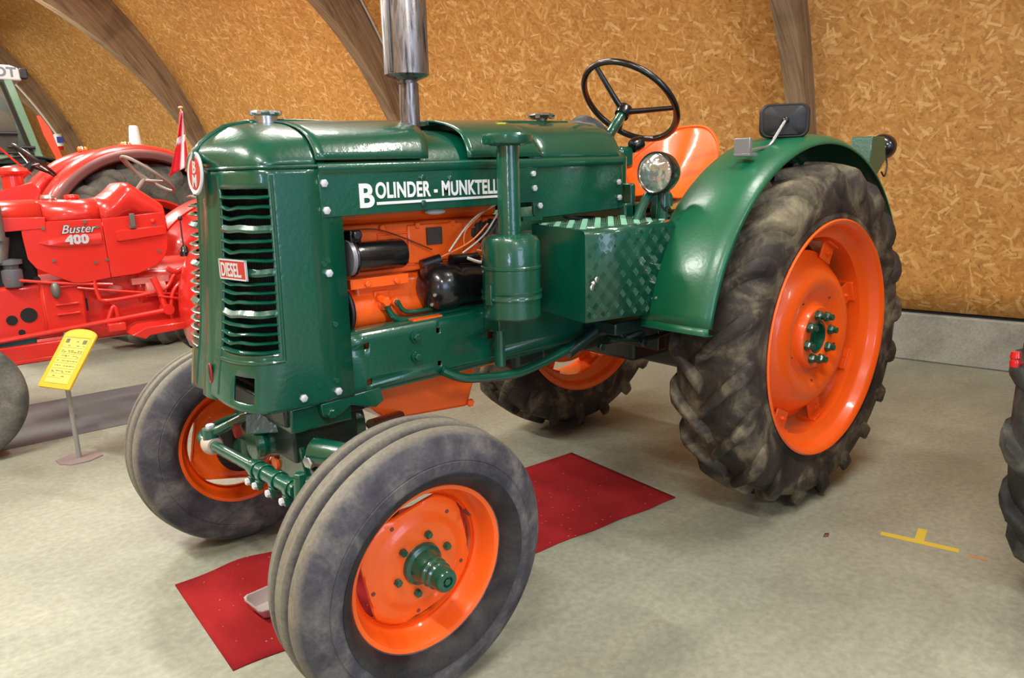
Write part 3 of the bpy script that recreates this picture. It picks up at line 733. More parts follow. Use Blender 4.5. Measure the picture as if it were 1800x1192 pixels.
# round badge
bc = Vector((-.266, 0, 1.510)); bn = Vector((-1, 0, .06)).normalized(); MB = frame(bc, (0, -1, 0), (.06, 0, 1))
g = G(); g.lathe([(0, -.006), (.058, -.006), (.064, -.002), (.064, .001), (.060, .004), (.056, .002), (0, .002)], ax=(0, 0, 1), n=48)
g.v = [tuple(MB @ Vector(v)) for v in g.v]; BD = g.obj('badge', SILVER, GT); lab(BD, 'round silver and red badge with letters')
g = G(); g.lathe([(0, .0), (.048, .0), (.048, .0035), (0, .0035)], ax=(0, 0, 1), n=48)
for i, v in enumerate(g.v): g.v[i] = (v[0]*.95, v[1], v[2])
g.v = [tuple(MB @ Vector(v)) for v in g.v]; lab(g.obj('badge_field', REDPL, BD), 'red enamel field')
text('badge_letter', 'B', SILVER, BD, .050, MB @ Matrix.Translation((0, .002, .0035)), .001, .0012, align='CENTER')
text('badge_letter', 'M', SILVER, BD, .052, MB @ Matrix.Translation((0, -.040, .0035)), .001, .0012, align='CENTER')
# DIESEL plate, set across the grille by the centre strip
a = Vector(shellpt(.215, 1.232, -1, .017)); b_ = Vector(shellpt(.60, 1.232, -1, .020)); MD = frame(a, b_-a, (0, 0, 1)); wd = (b_-a).length
g = G(); g.box(-.004, wd, -.030, .030, -.002, .002, MD); g.box(-.004, wd, .026, .030, .0, .004, MD); g.box(-.004, wd, -.030, -.026, 0, .004, MD); g.box(wd-.004, wd, -.03, .03, 0, .004, MD); g.box(-.004, 0, -.03, .03, 0, .004, MD)
PL = lab(g.obj('name_plate', SILVER, GT, smooth=0), 'small silver framed plate on the grille')
g = G(); g.box(.001, wd-.005, -.025, .025, .0015, .003, MD); lab(g.obj('plate_field', REDPL, PL, smooth=0), 'red field of the plate')
text('plate_lettering', 'DIESEL.', SILVER, PL, .056, MD @ Matrix.Translation((.004, -.020, .003)), .001, .0012, xs=.56*wd/.125)
# radiator cap and fuel cap
g = G(); g.lathe([(0, .004), (.034, .004), (.036, .028), (.046, .032), (.050, .038), (.046, .044), (.02, .046), (0, .046)], (-.03, 0, 1.655), (0, 0, 1), 32)
for k in range(8): g.box(-.007, .007, .040, .052, .032, .043, Matrix.Translation((-.03, 0, 1.655)) @ Matrix.Rotation(PI/4*k, 4, 'Z'))
lab(g.obj('radiator_cap', STEEL, GT), 'bright metal radiator cap')
g = G(); g.lathe([(0, 0), (.022, 0), (.022, .014), (.050, .018), (.058, .024), (.050, .031), (.03, .036), (0, .038)], (1.17, 0, 1.700), (0, 0, 1), 32)
for k in range(6): g.box(-.010, .010, .036, .056, .012, .030, Matrix.Translation((1.17, 0, 1.700)) @ Matrix.Rotation(PI/3*k, 4, 'Z'))
lab(g.obj('fuel_cap', BRASS, GT), 'dull metal fuel filler cap')

# side bead and side panels
def slope(x): return 1.530+.018*(x+.012)/1.37
for side in (-1, 1):
    g = G()
    rings = []
    for x in (-.012, .4, .8, 1.352):
        z = slope(x); Y = side
        rings.append([(x, Y*.262, z+.002), (x, Y*.290, z+.002), (x, Y*.298, z-.006), (x, Y*.298, z-.022), (x, Y*.290, z-.032), (x, Y*.262, z-.032)])
    g.loft(rings); g.obj('side_rail', GREEN, GT, smooth=50, bev=.0)
    nm = 'side_panel'
    g = G(); yo = side*.290; yi = side*.278
    poly = [(-.012, 1.502), (.87, 1.515), (.87, 1.385), (-.008, 1.372)]
    g.prism(poly, 'xz', min(yo, yi), max(yo, yi)); PN = g.obj(nm, GREEN, GT, bev=.002)
    g = G(); g.prism([(.855, 1.515), (1.360, 1.520), (1.368, 1.352), (1.355, 1.338), (.868, 1.322), (.858, 1.34)], 'xz', min(side*.282, side*.270), max(side*.282, side*.270)); TP = g.obj('tank_side_panel', GREEN, GT, bev=.003)
    g = G(); g.box(.80, .90, min(side*.285, side*.270), max(side*.285, side*.270), 1.316, 1.332); g.obj('panel_lip', GREEN, TP)
    for (x, z) in [(.004, 1.473), (.006, 1.393)]:
        g = G(); g.hexb((x, yo, z), (0, side, 0), .0125, .009); lab(g.obj('bolt', BOLT, PN), 'pale bolt head')
    for (x, z) in [(.356, 1.483), (.356, 1.401), (.47, 1.478)]:
        g = G(); g.hexb((x, yo, z), (0, side, 0), .011, .007); g.obj('bolt', GREEN, PN)
    for (x, z, r_) in [(.849, 1.488, .011), (.854, 1.435, .012), (.885, 1.37, .012), (1.332, 1.447, .0125), (1.337, 1.384, .0125)]:
        g = G(); g.hexb((x, side*.285 if x > .86 else yo, z), (0, side, 0), r_, .009); lab(g.obj('bolt', BOLT, TP), 'pale bolt head')
    for (x, z) in [(0.0, 1.205), (-.115, .833), (.002, .831)]:
        g = G(); g.hexb((x, side*.287, z), (0, side, 0), .0125, .009); lab(g.obj('bolt', BOLT, NOSE), 'pale bolt head')
    for (x, z) in [(-.118, .862), (-.058, .860), (.001, .865), (0.0, 1.245), (.010, 1.045), (-.012, 1.235)]:
        g = G(); g.cyl((x, side*.285, z), (x, side*.290, z), .009, n=14); g.obj('plug', GREEN, NOSE)
    if side < 0:
        # lettering
        t1 = text('lettering', 'B', WHITEL, PN, .100, SIDE(.116, -.2915, 1.398), .0006, .003, xs=1.0); lab(t1, 'large white capital of the name')
        text('lettering', 'OLINDER - MUNKTELLS', WHITEL, PN, .0665, SIDE(.178, -.2915, 1.424), .0006, .0022, xs=.715, sp=1.05)
        g = G(); g.add([(x, -.2925, z) for x, z in ((.180, 1.402), (.745, 1.409), (.745, 1.417), (.180, 1.411))], [(0, 1, 2, 3)]); g.obj('underline', WHITEL, PN, smooth=0, solid=.0008)

# frame rail (channel) with holes, rivets
RAIL = []
for side in (-1, 1):
    holes = [(.114, .958, .010), (.118, .836, .010), (.397, .963, .009), (.398, .845, .009), (.629, .906, .013), (.654, .846, .010)]
    # web built as a grid so that holes are real
    xsr = sorted(set([.03, 1.0, 1.6]+[h[0]+d for h in holes for d in (-h[2], h[2])])); 
    g = G(); zf = lambda x: 1.000+.012*(x-.05); zb = lambda x: .806+.010*(x-.05)
    zs = sorted(set([0, 1]+[ (h[1]+d-.806)/.196 for h in holes for d in (-h[2], h[2])]))
    V = [[(x, side*.2805, lerp(zb(x), zf(x), t)) for x in xsr] for t in zs]
    n = len(xsr); g.v = [p for r in V for p in r]
    for i in range(len(zs)-1):
        for j in range(n-1):
            cx, cz = (xsr[j]+xsr[j+1])/2, lerp(.806, 1.002, (zs[i]+zs[i+1])/2)
            if any(abs(cx-h[0]) < h[2]*.9 and abs(cz-h[1]) < h[2]*.9 for h in holes): continue
            g.f.append((i*n+j, i*n+j+1, (i+1)*n+j+1, (i+1)*n+j))
    RL = g.obj('frame_rail', GREEN, GT, solid=.010, smooth=30)
    g = G(); g.loft([[(x, side*.284, zf(x)-.004), (x, side*.286, zf(x)+.004), (x, side*.278, zf(x)+.009), (x, side*.22, zf(x)+.008), (x, side*.22, zf(x)), (x, side*.272, zf(x)-.004)] for x in (.048, .5, 1.0, 1.6)]); g.obj('rail_flange', GREEN, RL)
    g = G(); g.loft([[(x, side*.284, zb(x)+.002), (x, side*.284, zb(x)-.008), (x, side*.22, zb(x)-.008), (x, side*.22, zb(x))] for x in (.05, .5, 1.0, 1.6)]); g.obj('rail_flange', GREEN, RL)
    for (x, z) in [(.298, .959), (.298, .890)]:
        g = G(); g.cyl((x, side*.289, z), (x, side*.297, z), .018, n=20); g.hexb((x, side*.297, z), (0, side, 0), .013, .012); g.obj('rivet', GREEN, RL)
    g = G(); g.box(.30, .42, min(side*.250, side*.281), max(side*.250, side*.281), 1.010, 1.016); lab(g.obj('paint_spill', ORANGE, RL), 'orange overspray on the rail') if side < 0 else None
    # axle bracket below
    g = G(); g.prism([(-.06, .800), (.155, .812), (.165, .765), (.135, .748), (.09, .760), (.045, .775), (.02, .760), (-.02, .742), (-.055, .76)], 'xz', min(side*.287, side*.262), max(side*.287, side*.262)); BR = g.obj('axle_bracket', GREEN, GT, bev=.003)
    g = G(); g.hexb((-.03, side*.287, .765), (0, side, 0), .016, .016); g.obj('bolt', GREEN, BR)

# ---- engine
g = G(); g.box(.085, .86, -.165, .165, .82, 1.16); g.box(.14, .86, -.190, .165, 1.02, 1.15); ENG = g.obj('engine_block', ORANGE, GT, bev=.012)
g = G(); g.box(.10, .84, -.175, .165, 1.165, 1.335); g.box(.36, .60, -.183, -.17, 1.19, 1.325); HEAD = g.obj('cylinder_head', ORANGE, GT, bev=.01)
g = G(); g.box(.12, .80, -.14, .14, 1.335, 1.42); g.obj('rocker_cover', ORANGE, GT, bev=.02)
for x in (.26, .40, .55, .70):
    g = G(); g.hexb((x, -.175, 1.322), (0, -1, 0), .013, .014); g.obj('bolt', ORANGE, HEAD)
for (a, b) in ((.245, .40), (.42, .56), (.57, .70)):
    g = G(); g.tube([(a, -.176, 1.19), (a, -.176, 1.30), (b-.015, -.176, 1.30), (b-.015, -.176, 1.19), (a, -.176, 1.19)], .005, 6); g.obj('cast_rib', ORANGE, HEAD)
g = G(); g.box(.435, .500, -.1905, -.183, 1.252, 1.312); lab(g.obj('data_plate', plain('blackened plate', (62, 50, 44), .7), HEAD, bev=.002), 'dark unreadable plate')
g = G(); g.box(.10, .32, -.235, -.165, 1.135, 1.168); g.hexb((.16, -.235, 1.150), (0, -1, 0), .012, .01); g.hexb((.27, -.235, 1.150), (0, -1, 0), .012, .01); g.obj('generator_bracket', ORANGE, ENG, bev=.003)
g = G(); g.cyl((.22, -.18, 1.10), (.22, -.235, 1.085), .013); g.hexb((.22, -.235, 1.085), (0, -1, -.1), .017, .02); g.obj('drain_tap', ORANGE, ENG)
# pump housing on the lower front
g = G(); g.cyl((.105, -.13, 1.05), (.24, -.13, 1.05), .082, n=32); g.cyl((.24, -.13, 1.05), (.50, -.12, 1.05), .072, n=32); PU = g.obj('pump_housing', ORANGE, ENG)
g = G(); g.cyl((.228, -.17, 1.075), (.228, -.222, 1.070), .020, n=18); g.hexb((.228, -.222, 1.070), (0, -1, 0), .019, .012); g.cyl((.276, -.17, 1.075), (.276, -.222, 1.072), .014, n=18); g.box(.205, .262, -.20, -.175, 1.045, 1.115); g.obj('pipe_union', ORANGE, PU, bev=.003)
g = G(); g.hexb((.228, -.234, 1.068), (0, -1, 0), .013, .01); g.hexb((.276, -.222, 1.072), (0, -1, 0), .011, .01); g.obj('union_nut', GREEN, PU)
g = G(); g.tube([(.232, -.232, 1.058), (.25, -.235, 1.030), (.285, -.236, 1.012), (.35, -.236, 1.008), (.50, -.24, 1.015), (.72, -.26, 1.022)], .0115, 10, 6); g.obj('fuel_pipe', GREEN, ENG)
g = G(); g.tube([(.282, -.226, 1.066), (.295, -.228, 1.045), (.325, -.23, 1.034), (.40, -.23, 1.034), (.52, -.232, 1.040), (.72, -.25, 1.048)], .008, 10, 6); g.obj('fuel_pipe', GREEN, ENG)
# generator (black, plain) in front, starter/filter (black) behind, pulley
g = G(); g.lathe([(0, 0), (.050, 0), (.050, .185), (.046, .193), (.02, .195), (0, .195)], (.118, -.215, 1.236), (1, 0, .0), 36); GN = g.obj('generator', BLACKP, GT)
g = G(); g.cyl((.098, -.215, 1.236), (.122, -.215, 1.236), .058, n=36); lab(g.obj('end_cover', plain('dull grey metal', (150, 150, 160), .4, .5), GN), 'grey end cover')
g = G(); g.torus((.118, -.215, 1.236), .056, .006, (1, 0, 0), 36, 8); g.obj('end_ring', BLACKP, GN)
g = G(); g.box(.105, .145, -.245, -.20, 1.285, 1.325); g.cyl((.125, -.225, 1.305), (.125, -.262, 1.312), .016, n=14); g.obj('terminal_box', BLACKP, GN, bev=.005)
g = G(); g.lathe([(0, 0), (.035, .002), (.068, .02), (.081, .045), (.085, .08), (.085, .125), (.078, .135), (.074, .16), (.074, .34), (0, .34)], (.375, -.225, 1.110), (1, 0, -.03), 40); ST = g.obj('starter_motor', BLACKP, GT)
g = G(); g.cyl((.50, -.235, 1.198), (.62, -.235, 1.195), .018, n=16); g.cyl((.40, -.20, 1.185), (.47, -.21, 1.20), .02, n=16); g.obj('solenoid', BLACKP, ST)
for (y, z) in ((-.285, 1.09), (-.265, 1.055)):
    g = G(); g.hexb((.392, y, z), (-1, -.6, 0), .007, .008); g.obj('screw', STEEL, ST)
g = G(); g.lathe([(0, -.012), (.068, -.012), (.074, -.010), (.066, -.002), (.066, .002), (.074, .010), (.068, .012), (0, .012)], (.094, -.178, 1.062), (1, 0, 0), 40); g.obj('fan_pulley', BLACKP, GT)
g = G(); g.torus((.094, -.178, 1.062), .074, .006, (1, 0, 0), 40, 8); g.obj('fan_belt', plain('belt rubber', (40, 40, 42), .5), GT)
g = G(); g.sphere((.49, -.165, 1.365), .035, 16, (1.2, .8, .35)); lab(g.obj('white_cap', WHITEP, ENG), 'white cap on the engine')
for (a, b, c, m, r_) in [((.71, -.25, 1.385), (.60, -.235, 1.33), (.50, -.225, 1.225), WIRE, .0035), ((.735, -.25, 1.385), (.66, -.235, 1.28), (.56, -.225, 1.215), WIRE, .0035), ((.69, -.25, 1.385), (.575, -.235, 1.30), (.565, -.23, 1.24), WIREO, .003),
                         ((.66, -.25, 1.315), (.58, -.235, 1.25), (.42, -.205, 1.19), WIREO, .0035), ((.75, -.25, 1.39), (.70, -.24, 1.30), (.60, -.23, 1.20), plain('dark wire', (50, 44, 42), .6), .003),
                         ((.70, -.26, 1.20), (.62, -.27, 1.18), (.56, -.25, 1.20), WIRE, .006), ((.72, -.26, 1.235), (.68, -.27, 1.205), (.60, -.26, 1.225), WIREO, .005), ((.12, -.19, 1.32), (.25, -.19, 1.315), (.45, -.195, 1.235), plain('thin brown wire', (110, 50, 24), .6), .0025)]:
    g = G(); g.tube([a, b, c], r_, 6, 8); g.obj('wire', m, ENG)
g = G(); g.lathe([(.045+.004*(i % 2), i*.009) for i in range(22)]+[(0, .19), (0, 0)], (.62, -.10, 1.28), (.8, -.6, .0), 24); lab(g.obj('air_hose', plain('dusty black hose', (58, 54, 52), .7), ENG), 'ribbed dark air hose')
# sump
g = G(); g.loft([[(.160, y, .80), (.175, y, .715), (.255, y, .640), (.612, y, .612), (.645, y, .700), (.66, y, .80)] for y in (-.155, .155)]); SU = g.obj('oil_sump', ORANGE, GT, bev=.012)
g = G(); g.hexb((.618, -.158, .628), (0, -1, 0), .016, .014); g.obj('sump_bolt', ORANGE, SU)
g = G(); g.box(.10, .78, -.17, .17, .795, .812); g.box(.46, .74, -.20, -.17, .770, .805); SF = g.obj('sump_flange', ORANGE, SU, bev=.003)
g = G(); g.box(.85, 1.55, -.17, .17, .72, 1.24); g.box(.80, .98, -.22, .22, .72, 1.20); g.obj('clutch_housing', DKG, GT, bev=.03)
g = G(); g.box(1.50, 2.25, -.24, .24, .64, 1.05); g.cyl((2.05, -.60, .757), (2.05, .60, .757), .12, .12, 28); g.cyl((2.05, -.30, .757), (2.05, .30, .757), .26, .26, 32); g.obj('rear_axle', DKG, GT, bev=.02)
for side in (-1, 1):
    g = G(); g.cyl((2.05, side*.24, .757), (2.05, side*.60, .757), .17, .10, 28); g.obj('axle_trumpet', DKG, GT)
# under the tool box: brackets and drawbar levers in the dark
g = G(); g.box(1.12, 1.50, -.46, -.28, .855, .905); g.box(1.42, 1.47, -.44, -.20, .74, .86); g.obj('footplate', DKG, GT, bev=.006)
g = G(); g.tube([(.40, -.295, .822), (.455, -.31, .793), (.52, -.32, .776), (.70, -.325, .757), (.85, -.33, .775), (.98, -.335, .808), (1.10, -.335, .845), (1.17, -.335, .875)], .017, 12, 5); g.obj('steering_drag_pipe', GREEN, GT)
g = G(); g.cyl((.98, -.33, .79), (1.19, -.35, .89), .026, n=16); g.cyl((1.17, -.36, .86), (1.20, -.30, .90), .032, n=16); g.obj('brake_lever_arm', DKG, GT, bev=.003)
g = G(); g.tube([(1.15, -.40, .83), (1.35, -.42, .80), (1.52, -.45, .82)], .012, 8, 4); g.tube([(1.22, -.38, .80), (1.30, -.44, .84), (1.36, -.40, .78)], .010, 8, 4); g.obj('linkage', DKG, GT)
for q in ((1.20, -.42, .852), (1.30, -.45, .80), (1.40, -.46, .85), (1.12, -.38, .80)):
    g = G(); g.hexb(q, (0, -1, 0), .018, .016); g.obj('linkage_nut', DKG, GT)

# ---- air cleaner with its stack and mushroom cap
pc = (.620, -.420)
g = G(); g.lathe([(0, 1.000), (.095, 1.000), (.101, 1.006), (.101, 1.170), (.104, 1.173), (.104, 1.180), (.101, 1.183), (.101, 1.262), (.092, 1.278), (.070, 1.286), (.05, 1.288), (0, 1.288)], (pc[0], pc[1], 0), (0, 0, 1), 48); AC = g.obj('air_cleaner', GREEN, GT)
g = G(); g.lathe([(.101, 1.068), (.107, 1.069), (.107, 1.074), (.1045, 1.077), (.1045, 1.088), (.107, 1.091), (.107, 1.096), (.101, 1.097)], (pc[0], pc[1], 0), (0, 0, 1), 48); CB = g.obj('clamp_band', GREEN, AC)
for s_ in (-1, 1):
    g = G(); g.box(pc[0]+s_*.105-.006, pc[0]+s_*.105+.006, pc[1]-.02, pc[1]+.01, 1.055, 1.125); g.cyl((pc[0]+s_*.105, pc[1]-.03, 1.075), (pc[0]+s_*.105, pc[1]+.02, 1.075), .006, n=8); g.obj('toggle_clip', GREEN, AC, bev=.003)
g = G(); g.box(pc[0]+.095, pc[0]+.150, pc[1]+.02, pc[1]+.032, 1.085, 1.245); g.box(pc[0]+.09, pc[0]+.13, pc[1]+.02, -.285, 1.10, 1.23); BK = g.obj('mounting_bracket', GREEN, AC, bev=.003)
for z in (1.10, 1.23):
    g = G(); g.hexb((pc[0]+.128, pc[1]+.02, z), (0, -1, 0), .011, .012); g.obj('bolt', GREEN, BK)
g = G(); g.cyl((pc[0]-.002, pc[1], 1.285), (pc[0]-.004, pc[1], 1.60), .0395, .0385, 32); SP = g.obj('intake_stack', GREEN, AC)
g = G(); g.lathe([(0, 1.580), (.055, 1.580), (.060, 1.584), (.082, 1.586), (.086, 1.592), (.086, 1.612), (.080, 1.619), (.03, 1.622), (0, 1.622)], (pc[0]-.004, pc[1], 0), (0, 0, 1), 40); g.obj('mushroom_cap', GREEN, AC)
g = G(); g.box(pc[0]-.02, pc[0]+.02, pc[1]+.05, -.285, .94, 1.02); g.cyl((pc[0]+.015, -.33, .80), (pc[0]+.015, -.33, 1.02), .020, n=14); g.obj('support_post', GREEN, AC, bev=.004)

# ---- exhaust
g = G(); g.lathe([(.034, 1.56), (.036, 1.70), (.035, 1.815), (.030, 1.815), (.030, 1.57)], (.515, 0, 0), (0, 0, 1), 32, closed=True); EX = g.obj('exhaust_pipe', MUF, GT)
g = G(); g.lathe([(.034, 1.812), (.036, 1.822), (.072, 1.836), (.080, 1.842), (.080, 2.36), (.074, 2.38), (.036, 2.395), (.036, 2.52), (.031, 2.52), (.031, 2.39), (.031, 1.815)], (.510, 0, 0), (0, 0, 1), 44, closed=True); MF = g.obj('muffler', MUF, EX)
g = G(); g.box(.510-.087, .510-.076, -.028, -.020, 1.845, 2.36); g.obj('muffler_seam', MUF, EX, bev=.002)
g = G(); g.lathe([(.060, 1.622), (.054, 1.632), (.046, 1.634), (.041, 1.625)], (.515, 0, 0), (0, 0, 1), 32); g.obj('pipe_collar', GREEN, EX, solid=.004)

# ---- steering
sc_ = Vector((1.735, 0, 1.804)); tl = .751; av = Vector((cos(tl), 0, -sin(tl))); bv = Vector((0, 1, 0)); nv = Vector((sin(tl), 0, cos(tl)))
g = G(); g.torus(sc_, .239, .0145, nv, 64, 12); SW = g.obj('steering_wheel', BLACKP, GT)
hub = sc_-nv*.055
for k in (165, 285, 45):
    t = math.radians(k); d = av*cos(t)+bv*sin(t)
    g = G(); g.tube([hub+d*.03, hub+d*.08+nv*.012, sc_+d*.236], lambda q: .015-.004*q, 10, 4); g.obj('spoke', BLACKP, SW)
g = G(); g.lathe([(0, -.03), (.034, -.03), (.038, 0), (.034, .018), (.02, .026), (0, .028)], hub, nv, 28); g.obj('wheel_hub', BLACKP, SW)
for i in range(40):
    t = math.radians(255+i*2.6); d = av*cos(t)+bv*sin(t); p = sc_+d*.225
    g = G() if i == 0 else g; g.sphere(p, .0065, 6)
stuff(g.obj('finger_grips', BLACKP, SW))
g = G(); g.tube([hub-nv*.02, hub-nv*.14, hub-nv*.42], .024, 16); g.obj('steering_column', GREEN, GT)
g = G(); g.loft([[Vector((1.30+.16*t, y*(1-.1*t), 1.60+z+.03*t)) for y, z in [(-.13, -.06), (-.12, .02), (-.085, .075), (0, .095), (.085, .075), (.12, .02), (.13, -.06)]] for t in (0, .35, 1)]); g.obj('instrument_cowl', GUNM, GT, bev=.006)
g = G(); g.lathe([(.0, 0), (.11, 0), (.118, .01), (.118, .03), (0, .03)], (1.455, 0, 1.622), (.8, 0, .6), 28); g.obj('instrument_bezel', PLASTIC, GT)
g = G(); g.box(1.40, 1.58, -.13, .13, 1.28, 1.57); g.obj('bulkhead', GREEN, GT, bev=.02)
g = G(); g.lathe([(0, 0), (.03, 0), (.034, .02), (.03, .05), (0, .05)], (1.65, -.09, 1.60), (.9, -.2, .3), 20); g.obj('light_switch', BLACKP, GT)
g = G(); g.box(1.56, 1.66, -.10, .06, 1.50, 1.60, ); g.obj('steering_box', GREEN, GT, bev=.02)

# ---- seat
rim = [Vector(p) for p in [(1.46, -.13, 1.375), (1.70, -.175, 1.385), (1.90, -.195, 1.362), (2.08, -.20, 1.44), (2.22, -.165, 1.585), (2.31, -.05, 1.69), (2.33, .07, 1.715), (2.24, .16, 1.69), (2.08, .20, 1.60), (1.92, .20, 1.51), (1.72, .185, 1.445), (1.52, .14, 1.40), (1.43, .0, 1.375)]]
rs = []
n = len(rim)
for i in range(n):
    a, b, c, d = rim[i-1], rim[i], rim[(i+1) % n], rim[(i+2) % n]
    for j in range(5):
        t = j/5; rs.append(.5*((2*b)+(c-a)*t+(2*a-5*b+4*c-d)*t*t+(3*b-a-3*c+d)*t**3))
cb = Vector((1.86, -.01, 1.315)); P = []
for k in range(11):
    s = k/10
    P.append([Vector((lerp(cb.x, p.x, s), lerp(cb.y, p.y, s), lerp(cb.z, p.z, s**2.4))) for p in rs+[rs[0]]])
g = G(); g.grid(P); SEAT = g.obj('seat', ORANGE, GT, solid=.006, smooth=60, sub=1)
g = G(); g.tube(rs+[rs[0]], .006, 8); g.obj('seat_rim', ORANGE, SEAT)
g = G(); g.tube([(1.86, 0, 1.30), (1.95, 0, 1.20), (2.1, 0, 1.05)], .03, 10); g.obj('seat_post', GREEN, GT)
for y in (-.13, .13):
    g = G(); g.tube([Vector((1.86+.035*cos(t*.9), y+.035*sin(t*.9), 1.14+.006*t)) for t in range(0, 27)], .007, 6); g.obj('seat_spring', BLACKP, GT)
for q in ([(1.62, -.16, 1.29), (1.80, -.17, 1.30), (2.05, -.17, 1.30)], [(1.62, -.17, 1.24), (1.85, -.18, 1.27), (2.05, -.17, 1.25)], [(1.66, -.17, 1.19), (1.9, -.18, 1.20), (2.1, -.18, 1.16)]):
    g = G(); g.tube(q, .009, 8, 4); g.obj('seat_support', BLACKP, GT)

# ---- tread plate tool box
bx0, bx1, by0, by1 = .845, 1.350, -.560, -.285
def boxz(x, top): return lerp(1.292, 1.300, (x-bx0)/(bx1-bx0)) if top else lerp(.962, .940, (x-bx0)/(bx1-bx0))
g = G()
r = .022
ringF = lambda x: [(x, by0, boxz(x, 0)), (x, by0, boxz(x, 1)-r), (x, by0+r*.3, boxz(x, 1)-r*.3), (x, by0+r, boxz(x, 1)), (x, by1, boxz(x, 1)+.012)]
g.grid([ringF(x) for x in (bx0, bx1)])
TB = g.obj('tool_box', GREEN, GT, solid=.005, smooth=60, off=-1)
g = G(); g.prism([(by0+.004, .962), (by0+.004, 1.268), (by0+.022, 1.289), (by1, 1.303), (by1, .985)], 'yz', bx0-.001, bx0+.004); g.obj('front_cover', GREEN, TB)
g = G(); g.prism([(by0+.004, .95), (by0+.004, 1.28), (by1, 1.31), (by1, .95)], 'yz', bx1-.004, bx1); g.obj('rear_cover', GREEN2, TB)
def treads(place, w, h, pitch, L, th):
    g = G(); i = 0
    ny, nx_ = int(h/pitch), int(w/pitch)
    for a in range(nx_+1):
        for b in range(ny+1):
            cx, cy = (a+.4)*w/(nx_+.6), (b+.45)*h/(ny+.8); A = PI/4 if (a+b) % 2 else -PI/4
            dx, dy = cos(A), sin(A)
            for k in range(5):
                o = (k-2)*th*2.0; x, y = cx-dy*o, cy+dx*o
                if not (L*.6 < x < w-L*.6 and L*.6 < y < h-L*.6): continue
                q = [(-L/2, 0), (-L/4, -th*.5), (L/4, -th*.5), (L/2, 0), (L/4, th*.5), (-L/4, th*.5)]
                n0 = len(g.v)
                g.v += [place(x+u*dx-v*dy, y+u*dy+v*dx, 0) for u, v in q]+[place(x+u*dx-v*dy, y+u*dy+v*dx, .0022) for u, v in [(-L/3, 0), (L/3, 0)]]
                g.f += [(n0, n0+1, n0+6), (n0+1, n0+2, n0+7, n0+6), (n0+2, n0+3, n0+7), (n0+3, n0+4, n0+7), (n0+4, n0+5, n0+6, n0+7), (n0+5, n0, n0+6)]
    return g
ws, hs = bx1-bx0, .33
g = treads(lambda x, y, d: (bx0+x, by0-d, lerp(boxz(bx0+x, 0), boxz(bx0+x, 1)-.012, y/hs)), ws, hs, .037, .024, .0030); stuff(g.obj('tread_pattern', GREEN, TB, smooth=0))
g = treads(lambda x, y, d: (bx0+x, by0+.012+y, boxz(bx0+x, 1)+.012*y/.27+d), ws, .26, .037, .024, .0034); stuff(g.obj('tread_pattern', paint('pale green tread', (120, 178, 150), .3, .6, .2), TB, smooth=0))  # bars on the lid are a paler green than those on the side
for (x, z) in ((.872, 1.103), (1.343, 1.125)):
    g = G(); g.sphere((x, by0-.010, z), .010, 10)
    for s_ in (-1, 1): g.sphere((x+s_*.012, by0-.018, z+s_*.013*(1 if x < 1 else -.2)+(.012*s_ if x > 1 else 0)), .011, 10, (1, .35, 1))
    lab(g.obj('wing_nut', STEEL, TB), 'bright wing nut')
for (x, z) in ((1.0, 1.225), (1.13, 1.24)):
    g = G(); g.cyl((x, by0-.0008, z), (x, by0, z), .005, n=10); g.obj('small_hole', DARK, TB)

# ---- fenders
def fender(side, name='fender', full_=True):
    ya, yb, R0 = .50, .815, .845; a0, a1 = math.radians(11), math.radians(152); n = 48; P = []
    pr = [(ya, -.03), (ya, 0), (ya+.02, .012), (ya+.08, .024), ((ya+yb)/2, .028), (yb-.05, .018), (yb-.018, .006), (yb, -.008), (yb+.004, -.020)]
    for i in range(n+1):
        a = lerp(a0, a1, i/n); P.append([(2.05-(R0+dr)*cos(a), side*y, .757+(R0+dr)*sin(a)) for y, dr in pr])
    g = G(); g.grid(P); F_ = g.obj(name, GREEN2, GT, solid=.005, smooth=45)
    # folded foot at the front end
    r_ = P[0]; g = G(); q = [Vector(p) for p in r_[1:-1]]
    g.grid([q, [p+Vector((0, 0, -.028)) for p in q], [p+Vector((.03, 0, -.030)) for p in q]]); g.obj('folded_edge', GREEN2, F_, solid=.004)
    g = G(); p = Vector(P[2][3]); g.hexb(p, (-1, 0, .2), .006, .006); g.obj('screw', STEEL, F_)
    # inner side plate
    n2 = 24; A = [(2.05-.84*cos(lerp(a0, a1, i/n2)), side*ya, .757+.84*sin(lerp(a0, a1, i/n2))) for i in range(n2+1)]
    B = [(2.05-.40*cos(lerp(a0, a1, i/n2)), side*ya, .757+.40*sin(lerp(a0, a1, i/n2))) for i in range(n2+1)]
    g = G(); g.grid([A, B]); g.obj('inner_plate', GREEN2, F_, solid=.004)
    return F_
FL = fender(-1); fender(1)
g = G(); g.torus((1.62, -.86+.1, 1.30), .0001, .00005) if False else None
g = G(); g.prism([(2.56, 1.50), (2.64, 1.43), (2.74, 1.52), (2.71, 1.625), (2.58, 1.625)], 'xz', -.76, -.66); LB = g.obj('rear_lamp_bracket', GREEN, GT, bev=.004)
g = G(); g.lathe([(0, -.045), (.030, -.042), (.055, -.022), (.062, .0), (.060, .03), (.052, .034), (0, .036)], (2.80, -.71, 1.580), (1, 0, 0), 28); RLm = g.obj('rear_lamp', BLACKP, GT)
g = G(); g.lathe([(0, .036), (.05, .036), (.03, .048), (0, .052)], (2.80, -.71, 1.58), (1, 0, 0), 24); g.obj('lamp_glass', REDL, RLm)
g = G(); g.tube([(2.76, -.735, 1.56), (2.78, -.75, 1.50), (2.74, -.76, 1.44), (2.70, -.76, 1.46)], .004, 6, 5); g.obj('lamp_cable', PLASTIC, RLm)
